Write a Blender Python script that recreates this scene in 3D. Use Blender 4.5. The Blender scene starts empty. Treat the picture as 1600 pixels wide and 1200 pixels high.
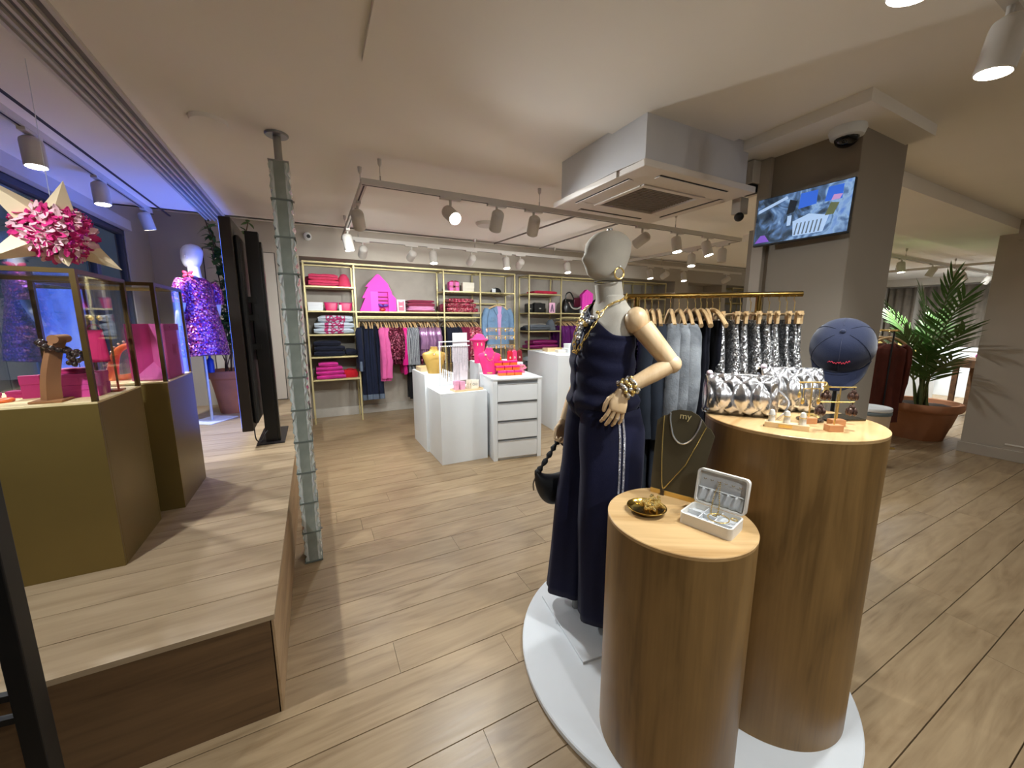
import bpy, bmesh, math, random
from mathutils import Vector, Matrix, noise
random.seed(7)
SC = bpy.context.scene
COL = SC.collection
PI = math.pi
R = math.radians

# ---------------------------------------------------------------- camera
cam_d = bpy.data.cameras.new('camera')
cam_d.sensor_width = 36.0
cam_d.lens = 600.0 / 1600.0 * 36.0
cam_d.clip_start = 0.02
cam = bpy.data.objects.new('camera', cam_d)
COL.objects.link(cam)
cam.location = (0, 0, 1.52)
cam.rotation_mode = 'XYZ'
cam.rotation_euler = (R(90 - 9.2), 0, R(-27.2))
SC.camera = cam

# ---------------------------------------------------------------- world, exposure
SC.view_settings.view_transform = 'Standard'
SC.view_settings.look = 'None'
SC.view_settings.gamma = 1.0
SC.view_settings.use_curve_mapping = False
SC.view_settings.exposure = 1.08
SC.cycles.max_bounces = 7; SC.cycles.diffuse_bounces = 4; SC.cycles.glossy_bounces = 3; SC.cycles.transmission_bounces = 5
SC.cycles.transparent_max_bounces = 16; SC.cycles.caustics_reflective = False; SC.cycles.caustics_refractive = False
SC.cycles.use_adaptive_sampling = True; SC.cycles.adaptive_threshold = .03
W = bpy.data.worlds.new('night_sky')
SC.world = W
W.use_nodes = True
bg = W.node_tree.nodes['Background']
bg.inputs[0].default_value = (0.09, 0.13, 0.20, 1)
bg.inputs[1].default_value = 0.35

# ---------------------------------------------------------------- colour and materials
def lin(c):
    c = c / 255.0
    return c / 12.92 if c <= 0.04045 else ((c + 0.055) / 1.055) ** 2.4
def rgb(r, g, b): return (lin(r), lin(g), lin(b), 1.0)

MATS = {}
class NT:
    def __init__(s, name):
        s.m = bpy.data.materials.new(name); s.m.use_nodes = True
        s.t = s.m.node_tree; s.n = s.t.nodes; s.l = s.t.links
        s.b = s.n['Principled BSDF']; s.o = s.n['Material Output']
    def node(s, typ, **kw):
        n = s.n.new(typ)
        for k, v in kw.items():
            if k.startswith('i_'):
                key = k[2:]
                n.inputs[int(key) if key.isdigit() else key].default_value = v
            else: setattr(n, k, v)
        return n
    def link(s, a, b): s.l.new(a, b)
    def ramp(s, fac, stops):
        r = s.n.new('ShaderNodeValToRGB'); e = r.color_ramp.elements
        while len(e) < len(stops): e.new(0.5)
        for el, (p, c) in zip(e, stops): el.position = p; el.color = c
        s.link(fac, r.inputs[0]); return r
    def coord(s, kind='Object', scale=(1, 1, 1), rnd=False):
        tc = s.node('ShaderNodeTexCoord'); mp = s.node('ShaderNodeMapping')
        mp.inputs['Scale'].default_value = scale
        s.link(tc.outputs[kind], mp.inputs['Vector'])
        if rnd:
            oi = s.node('ShaderNodeObjectInfo'); mu = s.node('ShaderNodeMath', operation='MULTIPLY', i_1=37.0)
            s.link(oi.outputs['Random'], mu.inputs[0]); cx = s.node('ShaderNodeCombineXYZ')
            for k in range(3): s.link(mu.outputs[0], cx.inputs[k])
            s.link(cx.outputs[0], mp.inputs['Location'])
        return mp.outputs[0]
    def bump(s, h, strength=.2, dist=.002):
        b = s.node('ShaderNodeBump'); b.inputs['Strength'].default_value = strength
        b.inputs['Distance'].default_value = dist
        s.link(h, b.inputs['Height']); s.link(b.outputs[0], s.b.inputs['Normal']); return b
def sc(c, k): return (min(1, c[0] * k), min(1, c[1] * k), min(1, c[2] * k), 1)

def plain(name, col, rough=.5, metal=0.0, var=.06, scale=12.0, bump=.05, bscale=None, spec=.5, coat=0, sheen=0):
    """painted / moulded / metal surface with a little procedural tone and relief"""
    if name in MATS: return MATS[name]
    t = NT(name); b = t.b
    co = t.coord('Object')
    nz = t.node('ShaderNodeTexNoise', i_Scale=scale, i_Detail=3.0); t.link(co, nz.inputs['Vector'])
    rp = t.ramp(nz.outputs['Fac'], [(.3, sc(col, 1 - var)), (.7, sc(col, 1 + var))])
    t.link(rp.outputs[0], b.inputs['Base Color'])
    b.inputs['Roughness'].default_value = rough; b.inputs['Metallic'].default_value = metal
    b.inputs['Specular IOR Level'].default_value = spec
    if coat: b.inputs['Coat Weight'].default_value = coat
    if sheen: b.inputs['Sheen Weight'].default_value = sheen
    if bump:
        n2 = t.node('ShaderNodeTexNoise', i_Scale=bscale or scale * 6, i_Detail=2.0); t.link(co, n2.inputs['Vector'])
        t.bump(n2.outputs['Fac'], bump, .002)
    MATS[name] = t.m; return t.m

def fabric(name, col, rough=.9, weave=220.0, var=.12, bump=.35, sheen=.06, col2=None, fleck=0.0):
    if name in MATS: return MATS[name]
    t = NT(name); b = t.b
    co = t.coord('Object', rnd=True)
    nz = t.node('ShaderNodeTexNoise', i_Scale=9.0, i_Detail=5.0); t.link(co, nz.inputs['Vector'])
    rp = t.ramp(nz.outputs['Fac'], [(.3, sc(col, 1 - var)), (.7, sc(col2 or col, 1 + var))])
    src = rp.outputs[0]
    if fleck:
        vo = t.node('ShaderNodeTexNoise', i_Scale=weave * 1.6, i_Detail=1.0); t.link(co, vo.inputs['Vector'])
        r2 = t.ramp(vo.outputs['Fac'], [(.62, (0, 0, 0, 1)), (.72, (fleck,) * 3 + (1,))])
        mx = t.node('ShaderNodeMix', data_type='RGBA', blend_type='ADD', i_0=1.0)
        t.link(src, mx.inputs[6]); t.link(r2.outputs[0], mx.inputs[7]); src = mx.outputs[2]
    t.link(src, b.inputs['Base Color'])
    b.inputs['Roughness'].default_value = rough; b.inputs['Sheen Weight'].default_value = sheen; b.inputs['Specular IOR Level'].default_value = .22
    w = t.node('ShaderNodeTexNoise', i_Scale=weave, i_Detail=1.0); t.link(co, w.inputs['Vector'])
    t.bump(w.outputs['Fac'], bump, .002)
    MATS[name] = t.m; return t.m

def sequin(name, cols, size=120.0, metal=.85, rough=.22):
    """cloth sewn with small shiny discs: every cell has its own tilt and tone"""
    if name in MATS: return MATS[name]
    t = NT(name); b = t.b
    co = t.coord('Object', rnd=True)
    vo = t.node('ShaderNodeTexVoronoi', i_Scale=size); t.link(co, vo.inputs['Vector'])
    sx = t.node('ShaderNodeSeparateColor'); t.link(vo.outputs['Color'], sx.inputs[0])
    n = len(cols)
    rp = t.ramp(sx.outputs[0], [(i / max(1, n - 1), c) for i, c in enumerate(cols)])
    t.link(rp.outputs[0], b.inputs['Base Color'])
    b.inputs['Metallic'].default_value = metal; b.inputs['Roughness'].default_value = rough
    geo = t.node('ShaderNodeNewGeometry')
    sub = t.node('ShaderNodeVectorMath', operation='SUBTRACT'); sub.inputs[1].default_value = (.5, .5, .5)
    t.link(vo.outputs['Color'], sub.inputs[0])
    scl = t.node('ShaderNodeVectorMath', operation='SCALE'); scl.inputs['Scale'].default_value = .9
    t.link(sub.outputs[0], scl.inputs[0])
    ad = t.node('ShaderNodeVectorMath', operation='ADD'); t.link(geo.outputs['Normal'], ad.inputs[0]); t.link(scl.outputs[0], ad.inputs[1])
    nm = t.node('ShaderNodeVectorMath', operation='NORMALIZE'); t.link(ad.outputs[0], nm.inputs[0])
    t.link(nm.outputs[0], b.inputs['Normal'])
    MATS[name] = t.m; return t.m

def wood(name, dark, light, axis='X', rough=.45, per_obj=.12, grain=1.0, bump=.12, kind='Object', dist=.9):
    if name in MATS: return MATS[name]
    t = NT(name); b = t.b
    s = {'X': (1.7, 11, 11), 'Y': (11, 1.7, 11), 'Z': (11, 11, 1.7)}[axis]
    co = t.coord(kind, tuple(v * grain for v in s), rnd=True)
    n1 = t.node('ShaderNodeTexNoise', i_Scale=1.0, i_Detail=6.0, i_Distortion=dist); t.link(co, n1.inputs['Vector'])
    s2 = {'X': (2.5, 90, 90), 'Y': (90, 2.5, 90), 'Z': (90, 90, 2.5)}[axis]
    c2 = t.coord(kind, tuple(v * grain for v in s2), rnd=True)
    n2 = t.node('ShaderNodeTexNoise', i_Scale=1.0, i_Detail=3.0); t.link(c2, n2.inputs['Vector'])
    ad = t.node('ShaderNodeMath', operation='MULTIPLY_ADD', i_1=.35); t.link(n2.outputs['Fac'], ad.inputs[0]); t.link(n1.outputs['Fac'], ad.inputs[2])
    rp = t.ramp(ad.outputs[0], [(.46, dark), (.62, sc(tuple((a + c) / 2 for a, c in zip(dark, light)), 1.0)), (.86, light)])
    src = rp.outputs[0]
    if per_obj:
        oi = t.node('ShaderNodeObjectInfo')
        mr = t.node('ShaderNodeMapRange', i_3=1 - per_obj, i_4=1 + per_obj); t.link(oi.outputs['Random'], mr.inputs[0])
        hs = t.node('ShaderNodeHueSaturation'); t.link(mr.outputs[0], hs.inputs['Value']); t.link(src, hs.inputs['Color']); src = hs.outputs[0]
    t.link(src, b.inputs['Base Color'])
    rr = t.node('ShaderNodeMapRange', i_3=rough - .08, i_4=rough + .1); t.link(n2.outputs['Fac'], rr.inputs[0]); t.link(rr.outputs[0], b.inputs['Roughness'])
    t.bump(ad.outputs[0], bump, .002)
    MATS[name] = t.m; return t.m

def glass(name, tint=(1, 1, 1, 1), rough=0.0, base=.04):
    """thin clear pane: see-through with Fresnel reflections"""
    if name in MATS: return MATS[name]
    t = NT(name); t.n.remove(t.b)
    tr = t.node('ShaderNodeBsdfTransparent'); tr.inputs[0].default_value = tint
    gl = t.node('ShaderNodeBsdfGlossy'); gl.inputs['Roughness'].default_value = max(.01, rough)
    co = t.coord('Object'); nz = t.node('ShaderNodeTexNoise', i_Scale=3.0); t.link(co, nz.inputs['Vector'])
    rp = t.ramp(nz.outputs['Fac'], [(.3, (.95, .95, .95, 1)), (.7, (1, 1, 1, 1))]); t.link(rp.outputs[0], gl.inputs[0])
    lw = t.node('ShaderNodeLayerWeight'); pw = t.node('ShaderNodeMath', operation='POWER', i_1=4.5); t.link(lw.outputs['Facing'], pw.inputs[0])
    fr = t.node('ShaderNodeMath', operation='MULTIPLY_ADD', i_1=.6, i_2=base); t.link(pw.outputs[0], fr.inputs[0])
    mx = t.node('ShaderNodeMixShader'); t.link(fr.outputs[0], mx.inputs[0])
    t.link(tr.outputs[0], mx.inputs[1]); t.link(gl.outputs[0], mx.inputs[2])
    t.link(mx.outputs[0], t.o.inputs[0])
    MATS[name] = t.m; return t.m

def emit(name, col, strength):
    if name in MATS: return MATS[name]
    t = NT(name); b = t.b
    b.inputs['Base Color'].default_value = col
    b.inputs['Emission Color'].default_value = col; b.inputs['Emission Strength'].default_value = strength
    MATS[name] = t.m; return t.m

# ---------------------------------------------------------------- mesh builder
class MB:
    def __init__(s): s.v = []; s.f = []
    def add(s, vs, fs):
        o = len(s.v); s.v += [tuple(v) for v in vs]; s.f += [tuple(i + o for i in f) for f in fs]; return s
    def box(s, x0, x1, y0, y1, z0, z1):
        return s.add([(x0, y0, z0), (x1, y0, z0), (x1, y1, z0), (x0, y1, z0), (x0, y0, z1), (x1, y0, z1), (x1, y1, z1), (x0, y1, z1)],
                     [(0, 3, 2, 1), (4, 5, 6, 7), (0, 1, 5, 4), (1, 2, 6, 5), (2, 3, 7, 6), (3, 0, 4, 7)])
    def cbox(s, c, d, M=None):
        a, b, h = d[0] / 2, d[1] / 2, d[2] / 2
        vs = [Vector(p) for p in [(-a, -b, -h), (a, -b, -h), (a, b, -h), (-a, b, -h), (-a, -b, h), (a, -b, h), (a, b, h), (-a, b, h)]]
        vs = [(M @ v if M else v) + Vector(c) for v in vs]
        return s.add(vs, [(0, 3, 2, 1), (4, 5, 6, 7), (0, 1, 5, 4), (1, 2, 6, 5), (2, 3, 7, 6), (3, 0, 4, 7)])
    def loft(s, rings, caps=True, closed=True):
        n = len(rings[0]); vs = [p for r in rings for p in r]; fs = []
        m = n if closed else n - 1
        for i in range(len(rings) - 1):
            for j in range(m):
                k = (j + 1) % n
                fs.append((i * n + j, i * n + k, (i + 1) * n + k, (i + 1) * n + j))
        if caps:
            fs.append(tuple(range(n - 1, -1, -1))); fs.append(tuple(range((len(rings) - 1) * n, len(rings) * n)))
        return s.add(vs, fs)
    def tube(s, pts, r, n=8, closed=False, caps=True, flat=1.0):
        pts = [Vector(p) for p in pts]; N = len(pts)
        rs = r if isinstance(r, (list, tuple)) else [r] * N
        t0 = ((pts[1] - pts[0]) if not closed else (pts[1] - pts[-1])).normalized()
        up = Vector((0, 0, 1)) if abs(t0.z) < .9 else Vector((1, 0, 0))
        u = t0.cross(up).normalized(); rings = []; prev = t0
        for i, p in enumerate(pts):
            if closed: t = (pts[(i + 1) % N] - pts[i - 1])
            else: t = (pts[min(i + 1, N - 1)] - pts[max(i - 1, 0)])
            t = t.normalized() if t.length > 1e-9 else prev
            q = prev.rotation_difference(t); u = (q @ u); u = (u - t * u.dot(t)).normalized(); w = t.cross(u); prev = t
            rings.append([p + (u * math.cos(2 * PI * k / n) + w * math.sin(2 * PI * k / n) * flat) * rs[i] for k in range(n)])
        if closed: rings.append(rings[0]); return s.loft(rings, caps=False)
        return s.loft(rings, caps)
    def cyl(s, p0, p1, r0, r1=None, n=16): return s.tube([p0, p1], [r0, r0 if r1 is None else r1], n)
    def lathe(s, prof, n=24, c=(0, 0, 0), M=None, caps=True):
        rings = []
        for r, z in prof:
            ring = []
            for k in range(n):
                p = Vector((r * math.cos(2 * PI * k / n), r * math.sin(2 * PI * k / n), z))
                ring.append((M @ p if M else p) + Vector(c))
            rings.append(ring)
        return s.loft(rings, caps)
    def prism(s, poly, a, b, axis='Z'):
        f = {'Z': lambda p, h: (p[0], p[1], h), 'Y': lambda p, h: (p[0], h, p[1]), 'X': lambda p, h: (h, p[0], p[1])}[axis]
        return s.loft([[f(p, a) for p in poly], [f(p, b) for p in poly]])
    def ball(s, c, rx, ry=None, rz=None, nu=14, nv=9, M=None):
        ry = rx if ry is None else ry; rz = rx if rz is None else rz; rings = []
        for i in range(nv + 1):
            a = -PI / 2 + PI * i / nv; a = max(-PI / 2 + .02, min(PI / 2 - .02, a)); ring = []
            for k in range(nu):
                p = Vector((rx * math.cos(a) * math.cos(2 * PI * k / nu), ry * math.cos(a) * math.sin(2 * PI * k / nu), rz * math.sin(a)))
                ring.append((M @ p if M else p) + Vector(c))
            rings.append(ring)
        return s.loft(rings)
    def grid(s, fn, nu, nv):
        vs = [fn(i / nu, j / nv) for j in range(nv + 1) for i in range(nu + 1)]
        fs = [(j * (nu + 1) + i, j * (nu + 1) + i + 1, (j + 1) * (nu + 1) + i + 1, (j + 1) * (nu + 1) + i) for j in range(nv) for i in range(nu)]
        return s.add(vs, fs)
    def xf(s, M):
        s.v = [tuple(M @ Vector(v)) for v in s.v]; return s
    def ngrid(s, amp, scale, seed=0):
        s.v = [tuple(Vector(v) + noise.noise_vector(Vector(v) * scale + Vector((seed, seed * 1.7, 0))) * amp) for v in s.v]; return s
    def mesh(s, name, mat, smooth=True, angle=40):
        me = bpy.data.meshes.new(name); me.from_pydata(s.v, [], s.f)
        bm = bmesh.new(); bm.from_mesh(me); bmesh.ops.remove_doubles(bm, verts=bm.verts, dist=2e-6); bmesh.ops.recalc_face_normals(bm, faces=bm.faces); bm.to_mesh(me); bm.free()
        if smooth:
            me.polygons.foreach_set('use_smooth', [True] * len(me.polygons)); me.set_sharp_from_angle(angle=R(angle))
        if mat: me.materials.append(mat)
        me.update(); return me
    def build(s, name, mat, parent=None, smooth=True, angle=40, bevel=0, subd=0, loc=None, solid=0, label=None):
        o = bpy.data.objects.new(name, s.mesh(name, mat, smooth, angle)); COL.objects.link(o)
        if parent: o.parent = parent
        if loc: o.location = loc
        if solid:
            md = o.modifiers.new('thickness', 'SOLIDIFY'); md.thickness = solid; md.offset = 0
        if subd:
            md = o.modifiers.new('subdivision', 'SUBSURF'); md.levels = subd; md.render_levels = subd
        if bevel:
            md = o.modifiers.new('bevel', 'BEVEL'); md.width = bevel; md.segments = 2; md.limit_method = 'ANGLE'
        if label: o['label'] = label
        return o

def tag(o, label, cat, group=None):
    o['label'] = label; o['category'] = cat
    if group: o['group'] = group
    return o
def thing(name, label, cat, loc=(0, 0, 0), rz=0.0, group=None):
    o = bpy.data.objects.new(name, None); COL.objects.link(o); o.empty_display_size = .05
    o.location = loc; o.rotation_euler = (0, 0, rz); return tag(o, label, cat, group)
def struct(o): o['kind'] = 'structure'; return o
KIDS = {}
def dup(root, loc, rz=0.0, label=None, group=None, scale=None):
    def cp(o, parent):
        c = o.copy(); COL.objects.link(c); c.parent = parent
        for ch in list(o.children):
            cp(ch, c)
        return c
    r = cp(root, None); r.location = loc; r.rotation_euler = (0, 0, rz)
    if scale: r.scale = scale
    if label: r['label'] = label
    if group: r['group'] = group
    return r
def arc(c, r, a0, a1, n, plane='XZ'):
    out = []
    for i in range(n + 1):
        a = a0 + (a1 - a0) * i / n; u, v = r * math.cos(a), r * math.sin(a)
        out.append({'XZ': (c[0] + u, c[1], c[2] + v), 'YZ': (c[0], c[1] + u, c[2] + v), 'XY': (c[0] + u, c[1] + v, c[2])}[plane])
    return out
def rot(rx=0, ry=0, rz=0): return Matrix.Rotation(R(rz), 4, 'Z') @ Matrix.Rotation(R(ry), 4, 'Y') @ Matrix.Rotation(R(rx), 4, 'X')
def T(x, y, z): return Matrix.Translation((x, y, z))
def spl(pts, n=6):
    """Catmull-Rom through points"""
    P = [Vector(p) for p in pts]; P = [P[0] * 2 - P[1]] + P + [P[-1] * 2 - P[-2]]; out = []
    for i in range(1, len(P) - 2):
        for k in range(n):
            t = k / n; a, b, c, d = P[i - 1], P[i], P[i + 1], P[i + 2]
            out.append(.5 * ((2 * b) + (c - a) * t + (2 * a - 5 * b + 4 * c - d) * t * t + (3 * b - a - 3 * c + d) * t ** 3))
    out.append(P[-2]); return out
def text_mesh(name, body, size, mat, parent, loc, rotm, extrude=.0008):
    cu = bpy.data.curves.new(name, 'FONT'); cu.body = body; cu.size = size; cu.extrude = extrude; cu.align_x = 'CENTER'; cu.align_y = 'CENTER'
    tmp = bpy.data.objects.new(name, cu); COL.objects.link(tmp)
    dg = bpy.context.evaluated_depsgraph_get(); me = bpy.data.meshes.new_from_object(tmp.evaluated_get(dg))
    bpy.data.objects.remove(tmp); me.materials.clear(); me.materials.append(mat)
    o = bpy.data.objects.new(name, me); COL.objects.link(o)
    if parent: o.parent = parent
    o.matrix_local = T(*loc) @ rotm; return o

# common materials
M_GOLD = plain('brushed_gold_metal', rgb(196, 180, 118), .32, .9, .05, 30, .04)
M_BRASS = plain('polished_brass', rgb(228, 196, 120), .25, .72, .05, 20, .02)
M_STEEL = plain('steel', rgb(150, 150, 148), .35, .9)
M_SILVER = plain('polished_silver', rgb(228, 228, 226), .2, .8, .04)
M_WHITE = plain('white_lacquer', rgb(226, 230, 232), .42, 0, .02, 4, .02)
M_LAMPW = plain('lamp_white_paint', rgb(205, 200, 192), .45, 0, .02)
M_BLACK = plain('black_paint', rgb(16, 16, 17), .5, 0, .1)
M_HANG = wood('hanger_beech', rgb(186, 148, 100), rgb(222, 190, 142), 'Y', .4, .1)
M_LENS = emit('lamp_lens', (1, .95, .86, 1), 30.0)
# ================================================================ the room
M_WALL = plain('wall_paint_greige', rgb(178, 169, 156), .85, 0, .02, 3, .05, 90)
M_WALLL = plain('wall_paint_light', rgb(206, 198, 186), .85, 0, .02, 3, .05, 90)
M_CEIL = plain('ceiling_paint', rgb(244, 240, 233), .9, 0, .015, 2, .03, 60)
M_PILLAR = plain('pillar_paint_taupe', rgb(146, 136, 122), .8, 0, .02, 3, .05, 90)
M_NICHE = plain('niche_plaster', rgb(172, 164, 152), .9, 0, .05, 6, .15, 40)
M_DARKF = plain('shopfront_aluminium', rgb(70, 74, 80), .45, .4, .05)
M_FLOOR = wood('oak_floor', rgb(134, 111, 82), rgb(164, 141, 109), 'X', .36, .06, 1.0, .05, dist=1.8)
M_SUB = plain('floor_joint', rgb(84, 66, 46), .8)
M_GLASS = glass('clear_glass')

floor = struct(MB().box(-1.72, 13.4, -3.2, 6.76, -.12, -.012).build('floor', M_SUB, smooth=False))
PW, PL = .19, 1.9
pm = {}
def plank_mesh(L, key):
    if key not in pm:
        g = .0008; pm[key] = MB().prism([(g, 0), (g + .0012, .012), (PW - g - .0012, .012), (PW - g, 0)], g, L - g, 'X').mesh('plank', M_FLOOR, False)
    return pm[key]
n_pl = 0
rows = int((6.75 + .95) / PW)
for r_ in range(rows + 1):
    y = -.95 + r_ * PW
    rnd = random.Random(r_ * 13 + 5); x = -.3 - rnd.random() * 1.7
    xe = min(13.3, 2.2 + y * 3.2 + 3.0) if y > -.2 else 3.0
    while x < xe:
        o = bpy.data.objects.new('plank', plank_mesh(PL, 'p')); COL.objects.link(o); o.parent = floor
        o.location = (x, y, -.012); n_pl += 1; x += PL
# planks that the photograph cannot show one by one
rest = MB()
for r_ in range(rows + 1):
    y = -.95 + r_ * PW; rnd = random.Random(r_ * 13 + 5); x = -.3 - rnd.random() * 1.7
    xe = min(13.3, 2.2 + y * 3.2 + 3.0) if y > -.2 else 3.0
    while x < xe: x += PL
    while x < 13.3:
        rest.box(x + .001, min(x + PL, 13.38) - .001, y + .001, y + PW - .001, -.0115, 0); x += PL
for k in range(12):
    y = -.95 - (k + 1) * PW
    for j in range(8): rest.box(-1.7 + j * 1.88, -1.702 + (j + 1) * 1.88, y + .001, y + PW - .001, -.0115, 0)
ro = rest.build('distant_planks', M_FLOOR, floor, smooth=False); ro['kind'] = 'stuff'

# ceilings -------------------------------------------------------
c = MB().box(-1.72, 13.4, -3.2, 4.85, 2.55, 2.62)
ceiling = struct(c.build('ceiling', M_CEIL, smooth=False))
MB().box(.25, 2.2, -3.2, 1.78, 2.53, 2.552).build('dropped_panel', M_CEIL, ceiling, smooth=False)
MB().box(-1.72, 13.4, 4.85, 6.8, 2.83, 2.9).build('raised_bay', M_CEIL, ceiling, smooth=False)
MB().box(-1.72, 13.4, 4.80, 4.85, 2.55, 2.9).build('bay_upstand', M_CEIL, ceiling, smooth=False)
MB().box(3.02, 9.5, 1.3, 1.95, 2.45, 2.552).build('beam', M_CEIL, ceiling, smooth=False)
MB().box(2.29, 3.02, .95, 1.6, 2.495, 2.552).build('pillar_collar', M_CEIL, ceiling, smooth=False)
# long slotted diffuser running along the shop window
for k, (x0, x1, dz) in enumerate([(-.70, -.685, .016), (-.74, -.728, .02), (-.775, -.763, .02), (-.81, -.798, .02), (-.845, -.833, .02), (-.88, -.865, .016)]):
    MB().box(x0, x1, .2, 5.05, 2.55 - dz, 2.551).build('diffuser_blade', M_LAMPW, ceiling, smooth=False)
MB().box(-.86, -.70, .2, 5.05, 2.546, 2.551).build('diffuser_slot', plain('slot_grey', rgb(120, 116, 112), .7), ceiling, smooth=False)
for xx in (-1.17, -1.3):
    MB().box(xx - .008, xx + .008, 1.2, 5.1, 2.545, 2.551).build('ceiling_groove', plain('groove_dark', rgb(48, 46, 50), .7), ceiling, smooth=False)
for (x, y) in [(-.4, 2.65)]:
    MB().lathe([(.0, 2.548), (.075, 2.548), (.085, 2.551), (.08, 2.53), (.06, 2.527), (0.001, 2.527)], 28, (x, y, 0)).build('sensor_disc', M_CEIL, ceiling)
tag_grille = MB()
MB().lathe([(.001, 2.52), (.10, 2.52), (.115, 2.535), (.12, 2.551)], 28, (1.72, 3.93, 0)).build('ceiling_speaker', M_LAMPW, ceiling)
# exposed sprinkler pipes below the back ceiling
mp = plain('grey_pipe', rgb(120, 114, 108), .5, .3)
for a, b in (((2.3, 3.15, 2.51), (2.15, 4.68, 2.51)), ((2.85, 3.15, 2.51), (2.83, 4.68, 2.51))):
    MB().cyl(a, b, .009, n=8).build('sprinkler_pipe', mp, ceiling)
# wide duct and beams in the far bay
MB().box(4.7, 13.3, 2.75, 3.05, 2.47, 2.552).build('cross_beam', M_CEIL, ceiling, smooth=False)

# back wall with a long niche ------------------------------------
YW = 6.25
w = MB().box(-1.72, -.1, YW, 6.8, 0, 2.9).box(-.1, 13.4, YW, 6.8, 2.42, 2.9)
w.box(7.35, 7.78, YW, 6.8, 0, 2.42).box(9.0, 9.16, YW, 6.8, 0, 2.42).box(11.6, 13.4, YW, 6.8, 0, 2.42)
wall_back = struct(w.build('wall_back', M_WALL, smooth=False))
MB().box(-.12, 13.4, 6.76, 6.82, 0, 2.45).build('niche_back', M_NICHE, wall_back, smooth=False)
# flush doors let into the left stretch of wall: fine joints
mj = plain('door_joint', rgb(60, 56, 50), .8)
for (x0, x1) in ((-1.16, -.385),):
    d = struct(MB().box(x0 + .006, x1 - .006, YW - .008, YW + .002, .44, 2.43).build('door_1', M_WALLL, smooth=False, bevel=.003))
    MB().box(x0 - .004, x1 + .004, YW - .003, YW - .001, .43, 2.438).build('door_joint', mj, d, smooth=False)
    MB().cyl((x0 + .06, YW - .008, 1.45), (x0 + .06, YW - .04, 1.45), .012).box(x0 + .05, x0 + .17, YW - .05, YW - .036, 1.44, 1.46).build('door_handle', M_STEEL, d)
struct(MB().box(-.1, 7.35, 6.73, 6.762, 0, .14).build('baseboard_back', plain('baseboard_grey', rgb(176, 170, 160), .6), smooth=False, bevel=.003))

# end wall and rear wall of the shop -----------------------------
we = MB().box(13.0, 13.4, -3.2, 6.8, 2.38, 2.9).box(13.0, 13.4, -3.2, 1.4, 0, 2.38).box(13.0, 13.4, 4.6, 6.8, 0, 2.38).box(13.36, 13.4, 1.4, 4.6, 0, 2.38)
struct(we.build('wall_right', M_WALLL, smooth=False))
struct(MB().box(-1.72, 13.4, -3.2, -3.14, 0, 2.6).build('wall_rear', M_WALL, smooth=False))

# pillars --------------------------------------------------------
p = struct(MB().box(2.55, 3.06, 1.07, 1.52, 0, 2.51).build('pillar_middle', M_PILLAR, smooth=False, bevel=.004))
MB().box(2.52, 2.6, 1.5, 1.57, 0, 2.5).build('service_trunking', M_WALL, p, smooth=False, bevel=.004)
MB().box(2.56, 2.9, 1.57, 1.62, 1.2, 2.1).build('side_panel', M_PILLAR, p, smooth=False)
p = struct(MB().box(6.76, 8.4, .4, 1.48, 0, 2.56).build('pillar_right', M_WALL, smooth=False, bevel=.006))
MB().box(6.745, 6.762, .39, 1.495, 0, .12).box(6.745, 8.4, .385, .4, 0, .12).build('skirting', M_WALL, p, smooth=False, bevel=.003)
MB().box(6.755, 6.762, 1.0, 1.15, .17, .185).build('floor_socket', plain('socket_white', rgb(230, 228, 220), .4), p, smooth=False)
MB().box(6.5, 8.4, .35, 1.3, 2.35, 2.56).build('bulkhead', M_WALL, p, smooth=False)

# shop window on the left ----------------------------------------
XW = -1.66
wl = MB().box(-1.74, XW, -3.2, 5.55, 2.45, 2.9).box(-1.74, XW, 5.55, 6.8, 0, 2.9).box(-1.74, XW, -3.2, 5.55, 0, .3)
wall_left = struct(wl.build('wall_left', M_WALL, smooth=False))
win = struct(MB().box(-1.705, -1.695, -3.1, 5.55, .3, 2.45).build('window_1', glass('shop_window_glass', (.62, .68, .72, 1), base=.10), smooth=False))
fr = MB()
for y in (-3.1, .6, 4.86, 5.5): fr.box(-1.73, -1.67, y, y + .07, .3, 2.45)
fr.box(-1.73, -1.665, -3.1, 5.55, 2.40, 2.45).box(-1.73, -1.665, -3.1, 5.55, .3, .36)
fr.build('window_frame', M_DARKF, win, smooth=False, bevel=.004)
MB().box(-1.69, -1.60, -3.1, 5.55, 2.45, 2.55).build('window_head', M_WALLL, win, smooth=False)

# street outside, at night
M_ASPH = plain('street_asphalt', rgb(52, 56, 62), .6, 0, .2, 4)
struct(MB().box(-14, -1.76, -8, 16, -.2, -.1).build('street_ground', M_ASPH, smooth=False))
bl = thing('street_building', 'dark building front across the street behind the shop window', 'building', (-9.5, 4, -.1))
MB().box(-.6, 0, -12, 12, 0, 9).build('wall', plain('night_stone', rgb(70, 76, 86), .8, 0, .15, 1.5), bl, smooth=False)
mwd = plain('dark_pane', rgb(30, 38, 50), .15)
for k in range(8):
    for q in range(2):
        wv = MB().box(.0, .05, -10.5 + k * 2.8, -9.1 + k * 2.8, 1.0 + q * 3.2, 3.0 + q * 3.2).build('window', plain('night_frame', rgb(96, 100, 106), .5), bl, smooth=False)
        MB().box(.03, .06, -10.4 + k * 2.8, -9.2 + k * 2.8, 1.1 + q * 3.2, 2.9 + q * 3.2).build('pane', mwd, wv, smooth=False)

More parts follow.
